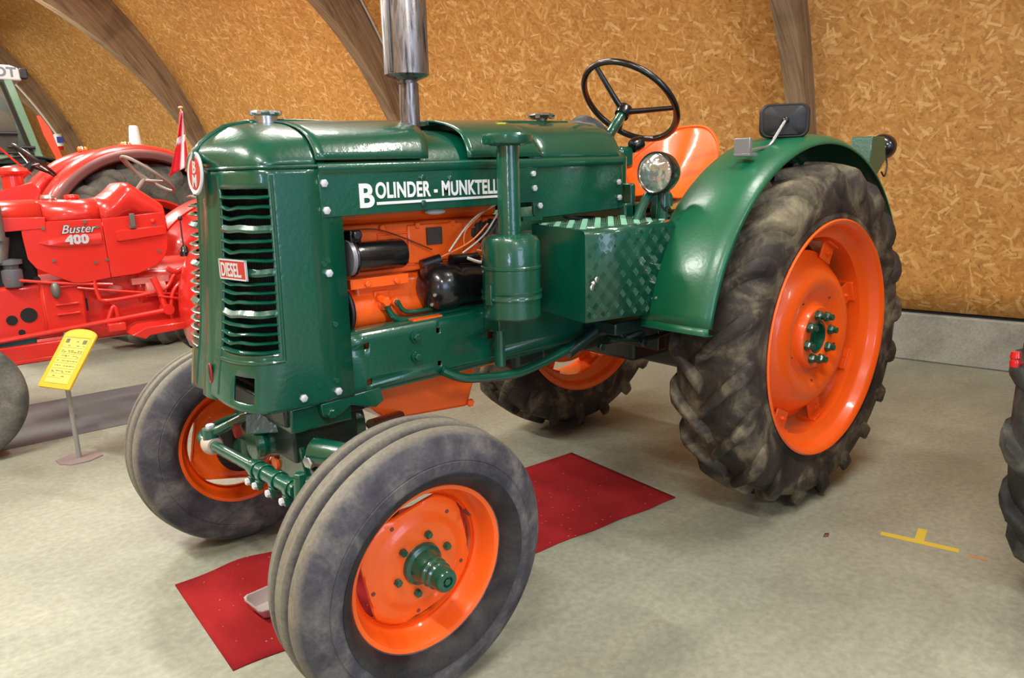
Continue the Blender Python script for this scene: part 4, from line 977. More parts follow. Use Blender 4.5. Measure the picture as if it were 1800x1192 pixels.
# mirror
g = G(); g.box(1.575, 1.595, -.735, -.665, 1.545, 1.605); g.box(1.575, 1.635, -.735, -.665, 1.535, 1.548); MR = lab(g.obj('mirror_clamp', plain('zinc plate', (150, 152, 156), .35, .6), GT, bev=.003), 'bright grey mirror clamp')
g = G(); g.tube([(1.615, -.70, 1.556), (1.70, -.705, 1.567), (1.760, -.71, 1.578), (1.80, -.72, 1.625), (1.838, -.731, 1.678)], .0065, 10, 3); lab(g.obj('mirror_arm', STEEL, MR), 'bright bent rod')
mc = Vector((1.868, -.71, 1.677)); mn = Vector((-.80, -.58, .02)).normalized(); mx_ = Vector((0, 0, 1)).cross(mn).normalized(); MM = frame(mc, mx_, Vector((0, 0, 1)))
def rrect(w, h, r, n=6):
    out = []
    for cx, cy, a in ((w-r, h-r, 0), (-w+r, h-r, 90), (-w+r, -h+r, 180), (w-r, -h+r, 270)):
        out += [(cx+r*cos(math.radians(a+90*i/n)), cy+r*sin(math.radians(a+90*i/n))) for i in range(n+1)]
    return out
def ringM(s, d): return [MM @ Vector((x*s, y*s, d)) for x, y in rrect(.098, .068, .036)]
sgn_ = 1 if (MM.to_3x3() @ Vector((0, 0, 1))).dot(mn) > 0 else -1
g = G(); g.loft([ringM(.90, -.018*sgn_), ringM(1, -.016*sgn_), ringM(1, -.004*sgn_), ringM(.93, .004*sgn_), ringM(.86, .003*sgn_), ringM(.80, .010*sgn_), ringM(.3, .014*sgn_)]); MH = g.obj('mirror_housing', PLASTIC, MR, smooth=50)
g = G(); g.sphere(mc+mn*.030, .015, 14); g.obj('ball_joint', BLACKP, MR)
# headlamp
hc = Vector((1.301, -.50, 1.480)); hn = Vector((-.995, -.10, .0)).normalized()
g = G(); g.lathe([(.072, .004), (.078, .008), (.081, 0), (.080, -.02), (.076, -.05), (.060, -.085), (.03, -.105), (0, -.110)], hc, hn, 40); HL = g.obj('headlamp', BLACKP, GT, solid=.002)
g = G(); g.lathe([(0, .020), (.03, .018), (.055, .012), (.071, .003), (.071, -.002), (0, -.002)], hc, hn, 40); lab(g.obj('lamp_glass', LAMPG, HL), 'round fluted headlamp glass')
g = G(); g.torus(hc+hn*.003, .073, .0035, hn, 44, 8); g.obj('lamp_bezel', CHROME, HL)
g = G(); g.cyl(hc+Vector((.05, 0, -.075)), hc+Vector((.05, 0, -.13)), .020, n=14); g.cyl(hc+Vector((.055, .005, -.12)), (1.36, -.49, 1.26), .021, n=16); g.cyl(hc+Vector((.075, -.0, -.08)), hc+Vector((.085, -.0, -.13)), .018, n=14); g.obj('lamp_post', GREEN, HL)
g = G(); g.tube([hc+Vector((.03, -.03, -.07)), hc+Vector((.0, -.03, -.11)), hc+Vector((.03, -.03, -.145)), hc+Vector((.06, -.02, -.13))], .004, 6, 5); g.obj('lamp_cable', PLASTIC, HL)
g = G(); g.tube([(1.235, -.45, 1.27), (1.30, -.45, 1.37), (1.34, -.455, 1.405), (1.40, -.46, 1.41), (1.44, -.46, 1.38)], .019, 12, 5); g.obj('hand_rail', GREEN, GT)
g = G(); g.box(1.44, 1.47, -.40, -.37, 1.10, 1.40); g.obj('dash_strut', GREEN, GT, bev=.004)
g = G(); g.box(1.36, 1.50, -.30, -.12, 1.22, 1.36); g.box(1.40, 1.43, -.30, -.20, 1.30, 1.44); g.obj('dash_support', GREEN, GT, bev=.01)

# ---- front axle and steering gear
g = G(); g.cyl((0, -.52, .50), (0, 0, .56), .045, .06, 24); g.cyl((0, .52, .50), (0, 0, .56), .045, .06, 24); g.sphere((0, 0, .56), .085, 20, (1, 1.4, 1)); FA = g.obj('front_axle', GREEN, GT)
g = G(); g.lathe([(0, -.16), (.055, -.16), (.06, -.13), (.05, -.12), (.07, -.06), (.095, .05), (.095, .22), (0, .22)], (-.03, -.02, .63), (1, -.0, .0), 28); g.box(-.12, .16, -.20, .20, .72, .80); g.obj('axle_pivot', GREEN, GT, bev=.008)
g = G(); g.box(-.0, .05, -.072, .072, -.034, .034, frame((-.150, -.080, .712), (.54, .80, -.26), (.83, -.56, .0))); g.obj('gear_case_cover', GREEN, GT, bev=.003)
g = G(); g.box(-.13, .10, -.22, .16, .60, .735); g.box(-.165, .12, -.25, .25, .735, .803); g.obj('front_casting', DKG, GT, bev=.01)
g = G(); g.box(-.150, .06, -.26, .22, .715, .80); g.cyl((-.12, .05, .665), (-.12, .13, .65), .05, .045, 20); g.obj('steering_box', GREEN, GT, bev=.008) 
g = G(); g.add([(-.178, -.225, .715), (-.178, .045, .700), (-.178, .045, .655), (-.178, -.225, .668)], [(0, 1, 2, 3)]) if False else None
g = G(); g.cyl((-.175, .115, .650), (-.195, .118, .648), .030, n=18); lab(g.obj('end_plug', REDPL, GT), 'faded red round end plug')
g = G(); g.prism([(.02, .66), (-.22, .655), (-.26, .55), (-.20, .50), (-.10, .52), (.02, .56)], 'yz', -.115, -.095); FP = g.obj('pivot_plate', GREEN, GT, bev=.004)
g = G(); g.cyl((-.115, -.035, .552), (-.125, -.035, .552), .022, n=20); lab(g.obj('plate_hole', ORANGE, FP), 'orange wheel seen through a hole')
g = G(); g.hexb((-.12, -.318, .640), (-1, -.2, 0), .022, .02); lab(g.obj('pivot_bolt', STEEL, GT), 'bright bolt head on the axle')
g = G(); g.lathe([(0, 0), (.035, 0), (.05, .03), (.05, .13), (.045, .14), (0, .14)], (-.04, -.43, .56), (.4, -.9, .2), 24); g.cyl((-.10, -.30, .66), (.03, -.60, .66), .045, .04, 24); g.obj('axle_arm', GREEN, GT, bev=.004)
g = G(); g.cyl((.0, -.555, .38), (.0, -.545, .60), .034, n=20); g.cyl((0, -.56, .4147), (0, -.66, .4147), .034, .05, 20); g.obj('king_pin', GREEN, GT)
g = G(); g.cyl((.0, .555, .38), (.0, .545, .60), .034, n=20); g.cyl((0, .56, .4147), (0, .60, .4147), .034, .05, 20); g.obj('king_pin', GREEN, GT)
g = G(); g.cyl((0, .585, .4147), (0, .60, .4147), .11, n=32); g.obj('brake_plate', BLACKP, GT)
A_ = Vector((-.25, .17, .592)); B_ = Vector((-.25, -.52, .640)); dv = B_-A_
g = G(); g.tube([A_, A_+dv*.62], .019, 14); g.tube([A_+dv*.50, A_+dv*.97], .0245, 14); TR = g.obj('tie_rod', GREEN, GT)
for t in (.56, .64, .78, .92):
    p = A_+dv*t; g = G(); g.lathe([(.024, -.012), (.030, -.012), (.030, .012), (.024, .012)], p, dv, 20, closed=True); g.box(p.x-.03, p.x-.012, p.y-.01, p.y+.01, p.z-.045, p.z-.015); c_ = g.obj('rod_clamp', GREEN, TR, bev=.002)
    g = G(); g.hexb((p.x-.032, p.y, p.z-.030), (-1, 0, 0), .011, .01); lab(g.obj('clamp_bolt', BOLT, TR), 'pale clamp bolt')
g = G(); g.lathe([(0, -.03), (.03, -.028), (.036, 0), (.034, .02), (.026, .035), (0, .035)], A_+Vector((0, .02, 0)), dv, 22); lab(g.obj('ball_joint', plain('pinkish grey boot', (176, 164, 152), .6), TR), 'pale dusty ball joint')
g = G(); g.tube([A_+Vector((0, .01, .045)), A_+Vector((.03, -.02, .06)), (-.15, .08, .70), (-.10, .02, .72)], .017, 12, 4); g.cyl(A_+Vector((0, .015, .02)), A_+Vector((0, .015, .06)), .028, n=18); g.obj('drop_arm', GREEN, GT)
g = G(); g.cyl(A_+Vector((0, .015, .06)), A_+Vector((0, .015, .070)), .014, n=12); g.hexb(A_+Vector((0, .015, .062)), (0, 0, 1), .016, .012); lab(g.obj('nut', BOLT, TR), 'bright nut')
g = G(); g.cyl(B_+Vector((0, 0, -.02)), B_+Vector((0, 0, .045)), .022, .018, 16); g.hexb(B_+Vector((0, 0, .045)), (0, 0, 1), .016, .014); g.cyl(B_+Vector((0, 0, -.055)), B_+Vector((0, 0, -.02)), .014, .014, 12); g.obj('rod_end', GREEN, TR)
g = G(); g.tube([B_+Vector((0, 0, .03)), (-.16, -.55, .66), (-.02, -.55, .60)], .016, 10, 4); g.obj('steering_arm', GREEN, GT)
g = G(); g.tube([(0, .55, .56), (-.12, .50, .56), (-.25, .30, .59), A_], .015, 10, 4); g.obj('steering_arm', GREEN, GT)
g = G(); g.tube([(.10, -.30, .70), (.45, -.05, .62), (.75, .10, .60)], .016, 10, 3); g.obj('radius_rod', BLACKP, GT)

# ------------------------------------------------------------------ foil tray on the carpet
tr = Vector((-.140, .002, .008)); ta = .06
t = thing('foil_tray', 'crumpled aluminium foil tray on the red carpet behind the front tyre', 'tray', tr, ta)
def rr3(w, h, r, z, n=5): return [(x, y, z) for x, y in rrect(w, h, r, n)]
g = G(); g.loft([rr3(.080, .050, .02, .002), rr3(.085, .055, .022, .010), rr3(.098, .068, .028, .046), rr3(.104, .074, .030, .047), rr3(.104, .074, .030, .044), rr3(.099, .069, .028, .043)], caps=(True, False)); 
rg = g
for i, v in enumerate(g.v):
    k = i % (len(g.v)//6); rg.v[i] = (v[0]*(1+.012*sin(k*3.0)), v[1]*(1+.02*sin(k*3.0)), v[2]+.001*sin(k*1.7))
g.obj('tray_body', FOIL, t, solid=.0008, smooth=50)

# ------------------------------------------------------------------ information sign
sg = thing('information_sign', 'yellow information board on a grey pole with flat steel foot', 'sign', (-.341, 2.172, 0))
g = G(); g.prism([(.098*cos(a)*(1.25 if i % 2 else 1.1)+.0, .098*sin(a)) for i, a in enumerate([PI/4*k+.3 for k in range(8)])], 'xy', 0, .007); g.obj('base_plate', BASEG, sg, bev=.001)
g = G(); g.cyl((0, 0, .006), (-.010, -.030, .455), .0125, n=18); g.obj('pole', ANODE, sg)
O_ = Vector((-.425+.341, 2.071-2.172, .45)); hd, tl_ = -1.114, .89; W_, L_ = .242, .328
ex = Vector((cos(hd), sin(hd), 0)); gy = cos(tl_)*Vector((-sin(hd), cos(hd), 0))+sin(tl_)*Vector((0, 0, 1)); MS = frame(O_, ex, gy)
out = [(-W_/2, .0), (-W_/2+.006, -.004), (W_/2-.006, -.004), (W_/2, 0), (W_/2, L_-.02)]+[(W_/2*cos(a), L_-.02+.038*sin(a)) for a in [PI*i/12 for i in range(1, 12)]]+[(-W_/2, L_-.02)]
g = G(); g.prism(out, 'xy', -.012, 0); g.v = [tuple(MS @ Vector(v)) for v in g.v]; BO = g.obj('board', YFRAME, sg, bev=.002)
g = G(); g.box(-.088, .088, .022, .288, 0, .001, MS); lab(g.obj('printed_sheet', YCARD, BO), 'pale yellow printed data sheet')
g = G(); g.prism([(-.10, .297), (.10, .297)]+[(.10*cos(a), .305+.032*sin(a)) for a in [PI*i/10 for i in range(11)]], 'xy', 0, .001); g.v = [tuple(MS @ Vector(v)) for v in g.v]; lab(g.obj('header', YOLIVE, BO), 'olive yellow rounded header')
g = G()
for yy, w_, x_ in [(.2905, .088, 0), (.232, .085, 0), (.196, .085, 0), (.168, .085, 0), (.140, .085, 0), (.108, .085, 0), (.080, .085, 0), (.054, .05, -.035), (.024, .088, 0)]:
    g.box(x_-w_, x_+w_, yy-.0006, yy+.0006, .001, .0016, MS)
g.obj('ruled_lines', INK, BO, smooth=0)
g = G(); g.box(-.080, -.052, .258, .282, .001, .0016, MS); g.box(-.05+.10, .08, .256, .280, .001, .0016, MS); g.obj('printed_emblem', INK, BO, smooth=0)
g = G(); rr_ = random.Random(4)
for yy in (.268, .243, .213, .205, .183, .177, .153, .124, .094, .088, .064):
    x = -.075
    while x < .07:
        w_ = rr_.uniform(.008, .022)
        if rr_.random() < .6 and (yy != .268 or -.03 < x < .02): g.box(x, min(x+w_, .08), yy-.0022, yy+.0022, .001, .0016, MS)
        x += w_+.006
stuff(g.obj('small_print', INK, BO, smooth=0))

# ------------------------------------------------------------------ nearer red tractor
YB = 3.12
BT = thing('tractor', 'red vintage tractor with silver side lettering standing behind the sign', 'tractor', (.3, YB, 0))
def bt(g, name, mat, parent=None, **k):
    g.v = [(v[0]-.3, v[1]-YB, v[2]) for v in g.v]; return g.obj(name, mat, parent or BT, **k)
ys = YB-.24
# bonnet: rounded loft
def hsec(x, top, half, low): return [(x, YB-half, low), (x, YB-half, top-.075), (x, YB-half*.96, top-.045), (x, YB-half*.85, top-.018), (x, YB-half*.6, top-.004), (x, YB, top), (x, YB+half*.6, top-.004), (x, YB+half*.85, top-.018), (x, YB+half*.96, top-.045), (x, YB+half, top-.075), (x, YB+half, low)]
g = G(); g.grid([hsec(x, 1.40, .245, 1.27) for x in (-1.05, -.5, -.23)]); bt(g, 'bonnet_front', RED, solid=.006, smooth=50)
g = G(); g.grid([hsec(x, 1.395, .238, 1.27) for x in (-.24, 0, .09)]); bt(g, 'bonnet_middle', RED, solid=.006, smooth=50)
g = G(); g.grid([hsec(x, t_, h, l) for x, t_, h, l in ((.085, 1.395, .242, 1.27), (.15, 1.405, .242, 1.27), (.20, 1.44, .235, 1.27), (.25, 1.49, .22, 1.27), (.29, 1.495, .215, 1.27), (.38, 1.43, .22, 1.26), (.47, 1.36, .22, 1.25), (.48, 1.25, .21, 1.2))]); bt(g, 'cowl', RED, solid=.006, smooth=45)
for q, r_, m, l in (((-.15, YB-.05, 1.395), .045, STEEL, 'bright filler cap'), ((-.02, YB-.04, 1.395), .045, RED, None)):
    g = G(); g.lathe([(0, 0), (r_*.8, 0), (r_, .014), (r_*.9, .03), (0, .034)], q, (0, 0, 1), 24); o_ = bt(g, 'filler_cap', m)
    if l: lab(o_, l)
def side_y(poly, name, y0=ys-.012, y1=ys, mat=RED, **k):
    g = G(); g.prism(poly, 'xz', y0, y1); return bt(g, name, mat, bev=k.pop('bev', .003), **k)
sp1 = side_y([(-.345, 1.275), (-.345, 1.20), (-.335, 1.06), (-.30, 1.0), (-.22, .95), (-.115, .893), (-.05, .888), (.095, .905), (.085, 1.275)], 'side_panel')
sp2 = side_y([(.089, 1.275), (.099, .905), (.26, .915), (.37, .955), (.43, 1.005), (.455, 1.06), (.47, 1.25), (.45, 1.30)], 'side_panel')
sp0 = side_y([(-1.05, 1.33), (-1.05, 1.20), (-.22, 1.235), (-.215, 1.30)], 'upper_panel', ys-.016, ys-.004)
g = G(); g.loft([[(x, ys-.011, z0), (x, ys-(.0265 if x > -.25 else .0125), lerp(z0, z1, .2)), (x, ys-(.0265 if x > -.25 else .0125), lerp(z0, z1, .8)), (x, ys-.011, z1)] for x, z0, z1 in ((-.27, 1.147, 1.153), (-.22, 1.125, 1.172), (-.15, 1.113, 1.178), (.07, 1.113, 1.190))]); bt(g, 'raised_moulding', RED, smooth=50)
g = G(); g.loft([[(x, ys-.012, z0), (x, ys-.030, z0+.008), (x, ys-.030, z1-.008), (x, ys-.012, z1)] for x, z0, z1 in ((.155, 1.13, 1.195), (.17, 1.125, 1.20), (.44, 1.15, 1.215), (.45, 1.155, 1.21))]); bt(g, 'raised_moulding', RED, smooth=50)
def BM_(x, z): return Matrix.Translation((-.3, -YB, 0)) @ SIDE(x, ys-.0285, z)
text('lettering', '400', SILVER, BT, .072, BM_(-.128, 1.135), .003, .004, xs=1.15)
text('lettering', 'Buster', plain('dark edged lettering', (70, 62, 60), .4), BT, .072, Matrix.Translation((-.3, -YB, 0)) @ SIDE(-.145, ys-.013, 1.198), .001, .0035, shear=.35, xs=.98)
text('lettering', 'Buster', SILVER, BT, .072, Matrix.Translation((-.3, -YB, 0)) @ SIDE(-.145, ys-.0145, 1.198), .001, .0004, shear=.35, xs=.98)
for x, z in ((-.235, 1.235), (-.01, 1.262), (.055, 1.225), (-.205, 1.04), (.02, 1.01), (.085, 1.02), (.395, 1.21), (.40, 1.05)):
    g = G(); g.cyl((x, ys-.012, z), (x, ys-.020, z), .010, n=12); lab(bt(g, 'fastener', BRASS), 'dull round fastener')
g = G(); g.box(.245, .275, ys-.035, ys-.012, 1.215, 1.30); g.box(.240, .280, ys-.03, ys-.012, 1.205, 1.225); lab(bt(g, 'toggle_catch', GUNM, bev=.003), 'dull metal toggle catch')
g = G(); g.sphere((.385, ys-.01, 1.245), .016, 10); bt(g, 'knob', RED)
# engine seen at the left
g = G(); g.box(-1.0, -.28, YB-.15, YB+.15, .60, 1.28); bt(g, 'engine_block', DARK, bev=.02)
g = G(); g.lathe([(0, .90), (.045, .90), (.055, .93), (.055, 1.0), (.04, 1.01), (.04, 1.03), (.062, 1.035), (.062, 1.06), (0, 1.07)], (-.42, YB-.20, 0), (0, 0, 1), 24); lab(bt(g, 'fuel_filter', plain('dusty glass bowl', (96, 98, 104), .35)), 'grey filter bowl')
g = G(); g.cyl((-.46, YB-.27, 1.18), (-.46, YB-.27, 1.40), .03, .03, 16); g.cyl((-.48, YB-.2, 1.05), (-.44, YB-.2, 1.2), .05, .04, 14); lab(bt(g, 'air_pipe', GUNM), 'grey pipe and casting')
# chassis
g = G(); g.box(-.95, -.20, YB-.20, YB+.20, .56, .90); g.box(-.30, -.06, YB-.23, YB+.2, .60, .92); bt(g, 'front_bolster', RED, bev=.02)
g = G(); g.box(-.10, .95, YB-.16, YB+.16, .50, .92); g.cyl((.25, YB, .80), (.75, YB, .82), .19, .17, 28); bt(g, 'gearbox', RED, bev=.03)
g = G(); g.box(.70, 1.35, YB-.20, YB+.20, .45, 1.0); g.cyl((1.15, YB-.5, .60), (1.15, YB+.5, .60), .10, n=24); bt(g, 'rear_axle', RED, bev=.03)
for q, r_ in (((-.37, .72), .045), ((-.46, .70), .03), ((-.42, .62), .018), ((-.30, .93), .02)):
    g = G(); g.cyl((q[0], YB-.2005, q[1]), (q[0], YB-.204, q[1]), r_, n=20); bt(g, 'casting_hole', DARK)
for z in (.87, .76, .70):
    g = G(); g.box(-.23, -.10, YB-.245, YB-.232, z, z+.012); bt(g, 'casting_rib', RED, bev=.003)
g = G(); g.box(-1.0, -.10, YB-.30, YB+.30, .44, .475); g.box(-1.0, -.1, YB-.30, YB-.27, .46, .56); bt(g, 'axle_beam', RED, bev=.01)
g = G(); g.box(-.95, -.36, YB-.28, YB-.2, .475, .60); lab(bt(g, 'side_tank', TANKG, bev=.01), 'dark teal tank under the frame')
g = G(); g.tube([(-1.0, ys-.06, .585), (-.53, ys-.06, .60), (.30, ys-.06, .655), (.40, ys-.06, .665)], .016, 12, 3); bt(g, 'track_rod', RED)
g = G(); g.cyl((.40, ys-.08, .665), (.40, ys+.02, .665), .035, n=18); g.tube([(.39, ys-.03, .68), (.37, ys-.03, .78), (.34, ys-.02, .88)], .022, 10, 3); bt(g, 'steering_drop_arm', RED)
for pth, r_ in (([(.0, ys, .90), (.01, ys, .80), (.05, ys, .76), (.30, ys, .775), (.42, ys, .80), (.50, ys, .90), (.62, ys, .93)], .013), ([(-.45, ys, .95), (-.2, ys, .90), (.1, ys, .86)], .010), ([(.04, ys, .62), (.09, ys, .72), (.11, ys, .62)], .014),
                ([(-.1, ys, .86), (.2, ys, .80), (.55, ys, .74)], .008), ([(.42, ys-.04, .60), (.44, ys-.04, .75), (.50, ys-.04, .83), (.58, ys-.04, .85)], .014), ([(.35, ys-.05, .76), (.5, ys-.05, .72), (.6, ys-.05, .69)], .008), ([(.44, ys, .93), (.5, ys, .90), (.6, ys, .95)], .018)):
    g = G(); g.tube(pth, r_, 10, 5); bt(g, 'red_pipe', RED)
g = G(); g.box(.22, .45, YB-.22, YB-.15, .84, .88); g.cyl((.30, YB-.2, .80), (.42, YB-.2, .80), .05, n=18); g.sphere((.12, YB-.18, .82), .035, 12, (1.5, .6, .8)); lab(bt(g, 'worn_casting', plain('chipped red paint', (206, 120, 112), .5), smooth=40), 'worn pale red castings')
g = G(); g.box(-.085, -.04, YB-.166, YB-.160, .70, .78); lab(bt(g, 'data_plate', plain('small black plate', (30, 30, 34), .5)), 'small black plate')
g = G(); g.sphere((-.22, YB-.26, .86), .035, 16, (.8, .8, 1.5)); lab(bt(g, 'grey_boot', GUNM), 'grey rubber boot')
g = G(); g.prism([(.115, .56), (.20, .60), (.60, .60), (.60, .565), (.22, .545), (.19, .525)], 'xz', YB-.50, YB-.24); g.box(.02, .12, YB-.36, YB-.20, .575, .625); bt(g, 'foot_plate', RED, bev=.005)
# gear lever
g = G(); g.tube([(.545, ys-.05, 1.08), (.545, ys-.05, 1.25)], .005, 8); g.sphere((.545, ys-.05, 1.255), .016, 12); g.lathe([(0, 0), (.032, 0), (.030, .03), (.026, .034), (.024, .055), (.014, .07), (0, .075)], (.55, ys-.05, 1.005), (0, 0, 1), 18); lab(bt(g, 'gear_lever', BLACKP), 'thin black gear lever with ball knob and gaiter')
# steering wheel, grey
s0 = Vector((.462, YB, 1.545)); tn = Vector((.62, 0, .78)).normalized()
g = G(); g.torus(s0, .185, .011, tn, 48, 10)
u_, w_, _ = basis(tn)
for k in range(3):
    tt = 2*PI*k/3+.5; d_ = u_*cos(tt)+w_*sin(tt); g.tube([s0-tn*.05, s0+d_*.18], .009, 8)
g.tube([s0-tn*.04, s0-tn*.25], .016, 12); lab(bt(g, 'steering_wheel', plain('grey worn steering rim', (128, 118, 108), .5)), 'grey worn steering wheel')
# near rear wheel and fender (mostly hidden) and the far one
def simple_rear(root, name, x, y, R, hwid, rim_mat, side, off, rub=RUBR):
    s = R/.7565
    g = lug_tyre(R=R, hw=hwid, rb=R*.62, hbead=hwid*.9, sgn=1 if side < 0 else -1, N=18, lug=.034)
    w = G(); w.lathe([(R*.62, -hwid*.9), (R*.60, -hwid*.95), (R*.56, -hwid*.6), (R*.54, 0), (R*.56, hwid*.6), (R*.60, hwid*.95), (R*.62, hwid*.9), (R*.58, 0)], ax=(0, 1, 0), n=48, closed=True)
    w.lathe([(.0, -.06), (.12, -.06), (.2, -.02), (R*.54, .0), (R*.54, .01), (.2, -.01), (0, -.05)], ax=(0, 1, 0), n=48)
    wo = w.obj(name, rim_mat, root, (x-off[0], y-off[1], R), (0, 0, 0 if side < 0 else PI))
    g.obj('tyre', rub, wo, smooth=50)
    h_ = G(); h_.lathe([(0, -.11), (.06, -.11), (.08, -.07), (.10, -.05), (0, -.05)], ax=(0, 1, 0), n=24); h_.obj('hub', rim_mat, wo)
    return wo
simple_rear(BT, 'rear_wheel', 1.22, YB-.60, .60, .14, RED, -1, (.3, YB)); simple_rear(BT, 'rear_wheel', 1.22, YB+.60, .60, .14, RED, 1, (.3, YB))
def simple_fender(root, name, cx, y0, y1, cz, R, a0, a1, mat, off, plate=True, under=None, skirt=.0):
    n = 36; P = []
    for i in range(n+1):
        a = math.radians(lerp(a0, a1, i/n))
        P.append([(cx-off[0]-(R+d)*cos(a), y-off[1], cz+(R+d)*sin(a)) for y, d in ((y1, 0), (y1, .01), (lerp(y0, y1, .75), .03), (lerp(y0, y1, .4), .032), (lerp(y0, y1, .1), .014), (y0, -.004), (y0, -.04))])
    g = G(); g.grid(P); o = g.obj(name, [mat, under] if under else mat, root, solid=.006, smooth=50)
    if under:
        o.modifiers['solid'].material_offset = 1
        # the sheet faces outwards; its inner skin carries the primer colour
    if plate:
        A = [(cx-off[0]-R*cos(math.radians(lerp(a0, a1, i/n))), y1-off[1], cz+R*sin(math.radians(lerp(a0, a1, i/n)))) for i in range(n+1)]
        B = [(cx-off[0]-R*.45*cos(math.radians(lerp(a0, a1, i/n))), y1-off[1], cz+R*.45*sin(math.radians(lerp(a0, a1, i/n)))) for i in range(n+1)]
        g = G(); g.grid([A, B]); g.obj('inner_plate', under or mat, o, solid=.004)
    return o
simple_fender(BT, 'fender', 1.16, YB-.72, YB-.36, .66, .70, -18, 150, RED, (.3, YB)); simple_fender(BT, 'fender', 1.16, YB+.72, YB+.36, .66, .70, 2, 150, RED, (.3, YB))
# near front wheel of the red tractor
g = G(); R = .355
half = [(R, 0), (R-.001, .02), (R-.012, .026), (R-.012, .036), (R-.003, .042), (R-.02, .075), (R-.05, .088), (R-.10, .092), (R-.13, .08), (R-.15, .06)]
prof = [(r, -y) for r, y in half[::-1]]+half[1:]+[(R-.17, .04), (R-.17, -.04)]
w = G(); w.lathe([(R-.150, -.06), (R-.165, -.066), (R-.18, -.04), (R-.19, 0), (R-.18, .04), (R-.165, .066), (R-.15, .06), (R-.17, 0)], ax=(0, 1, 0), n=40, closed=True); w.lathe([(0, -.09), (.05, -.09), (.06, -.02), (R-.19, -.01), (R-.19, .0), (0, -.0)], ax=(0, 1, 0), n=40)
for s_ in (-1, 1):
    gg = G(); gg.v = list(w.v); gg.f = list(w.f); wo = gg.obj('front_wheel', RED, BT, (-.80-.3-.04, s_*.60, R), (0, 0, 0 if s_ < 0 else PI))
    g = G(); g.lathe(prof, ax=(0, 1, 0), n=64, closed=True); g.obj('tyre', RUBG, wo, smooth=40)
g = G(); g.cyl((-.84, YB-.56, .36), (-.84, YB+.56, .36), .035, n=16); g.box(-.90, -.78, YB-.1, YB+.1, .34, .60); bt(g, 'front_axle', RED, bev=.01)

# flag on a stick, fixed to the seat bracket of the nearer red tractor
fb = Vector((.83, 3.45, 1.20))
ft = thing('small_flag', 'small red and white cross flag on a wooden stick behind the badge', 'flag', (.745, 3.30, 1.42))



ft.location = (.792, 3.30, 1.40)
g = G(); g.tube([(.012, 0, -.02), (.004, 0, .25), (-.010, 0, .60)], .006, 8); g.obj('stick', WOODL, ft)
g = G(); g.lathe([(0, 0), (.016, 0), (.018, .006), (.012, .014), (0, .016)], (-.010, 0, .598), (0, 0, 1), 14); g.obj('finial', WOODL, ft)
def fl(u, v):     # u 0..1 away from the stick, v 0 top .. 1 bottom; the cloth hangs in folds
    x = lerp(-.006, .004, v) - .020*u*2.4*(1+.9*v)*(.35+.65*v) + .026*max(0, sin(PI*v))*(u**.5)*0
    right = .06*u*v*1.0
    return (x - .075*u*v*(1 if True else 0) + .0, -.030*sin(u*7)+.0 - .03*u, .575 - .36*v - .10*u*v)
cells = [(0, .12, .30), ]
nx, ny = 18, 24
gr_, gw_ = G(), G()
for i in range(nx):
    for j in range(ny):
        u0, u1, v0, v1 = i/nx, (i+1)/nx, j/ny, (j+1)/ny; um, vm = (u0+u1)/2, (v0+v1)/2
        white = (.28 < um < .45) or (.42 < vm < .56)
        (gw_ if white else gr_).add([fl(u0, v0), fl(u1, v0), fl(u1, v1), fl(u0, v1)], [(0, 1, 2, 3)])
gr_.obj('red_cloth', FLAGR, ft, solid=.001, smooth=70); gw_.obj('white_cross', FLAGW, ft, solid=.0012, smooth=70)

# ------------------------------------------------------------------ farther red tractor
YC = 5.65
CT = thing('tractor', 'farther red tractor with brown lined rear fender and black steering wheel', 'tractor', (.3, YC, 0))
OC = (.3, YC)
def ct(g, name, mat, parent=None, root=None, o=OC, **k):
    g.v = [(v[0]-o[0], v[1]-o[1], v[2]) for v in g.v]; return g.obj(name, mat, parent or root or CT, **k)
simple_rear(CT, 'rear_wheel', .93, YC-.60, .835, .16, RED, -1, OC, RUBG); simple_rear(CT, 'rear_wheel', .93, YC+.60, .835, .16, RED, 1, OC, RUBG)
for s_ in (-1, 1):
    P = []; n = 40
    for i in range(n+1):
        a = math.radians(lerp(12, 150, i/n)); P.append([(.90-.3-(.83+d)*cos(a), s_*y, .955+(.83+d)*sin(a)) for y, d in ((.36, -.06), (.37, .0), (.42, .03), (.55, .045), (.68, .035), (.745, .01), (.76, -.02))])
    g = G(); g.grid(P); F3 = g.obj('fender', RED, CT, solid=.006, smooth=50)
    A = [[(.90-.3-r_*cos(math.radians(lerp(12, 150, i/n))), s_*y, .955+r_*sin(math.radians(lerp(12, 150, i/n)))) for i in range(n+1)] for r_, y in ((.825, .765), (.79, .775), (.755, .77), (.74, .74))]
    g = G(); g.grid(A); lab(g.obj('fender_edge', BROWN, F3, solid=.006), 'brown primed inner edge of the fender')
    A = [(.90-.3-.82*cos(math.radians(lerp(12, 150, i/n))), s_*.37, .955+.82*sin(math.radians(lerp(12, 150, i/n)))) for i in range(n+1)]
    B = [(.90-.3-.35*cos(math.radians(lerp(12, 150, i/n))), s_*.37, .955+.35*sin(math.radians(lerp(12, 150, i/n)))) for i in range(n+1)]
    g = G(); g.grid([A, B]); g.obj('inner_plate', RED, F3, solid=.004)
    q = Vector(((.865 if s_ < 0 else .72)-.3, s_*.50, 1.815))
    g = G(); g.cyl(q+Vector((0, 0, -.05)), q, .012, n=10); LM = g.obj('turn_signal', PLASTIC, F3)
    for d_, m in ((-.026, LENS), (0, CHROME), (.026, LENS)):
        g = G(); g.sphere(q+Vector((d_, 0, .012)), .030 if d_ else .034, 14, (.75, 1, 1)); lab(g.obj('lamp_glass' if d_ else 'lamp_body', m, LM) if False else g.obj('signal_lamp', m, F3), 'orange lens' if d_ else 'chrome lamp body')
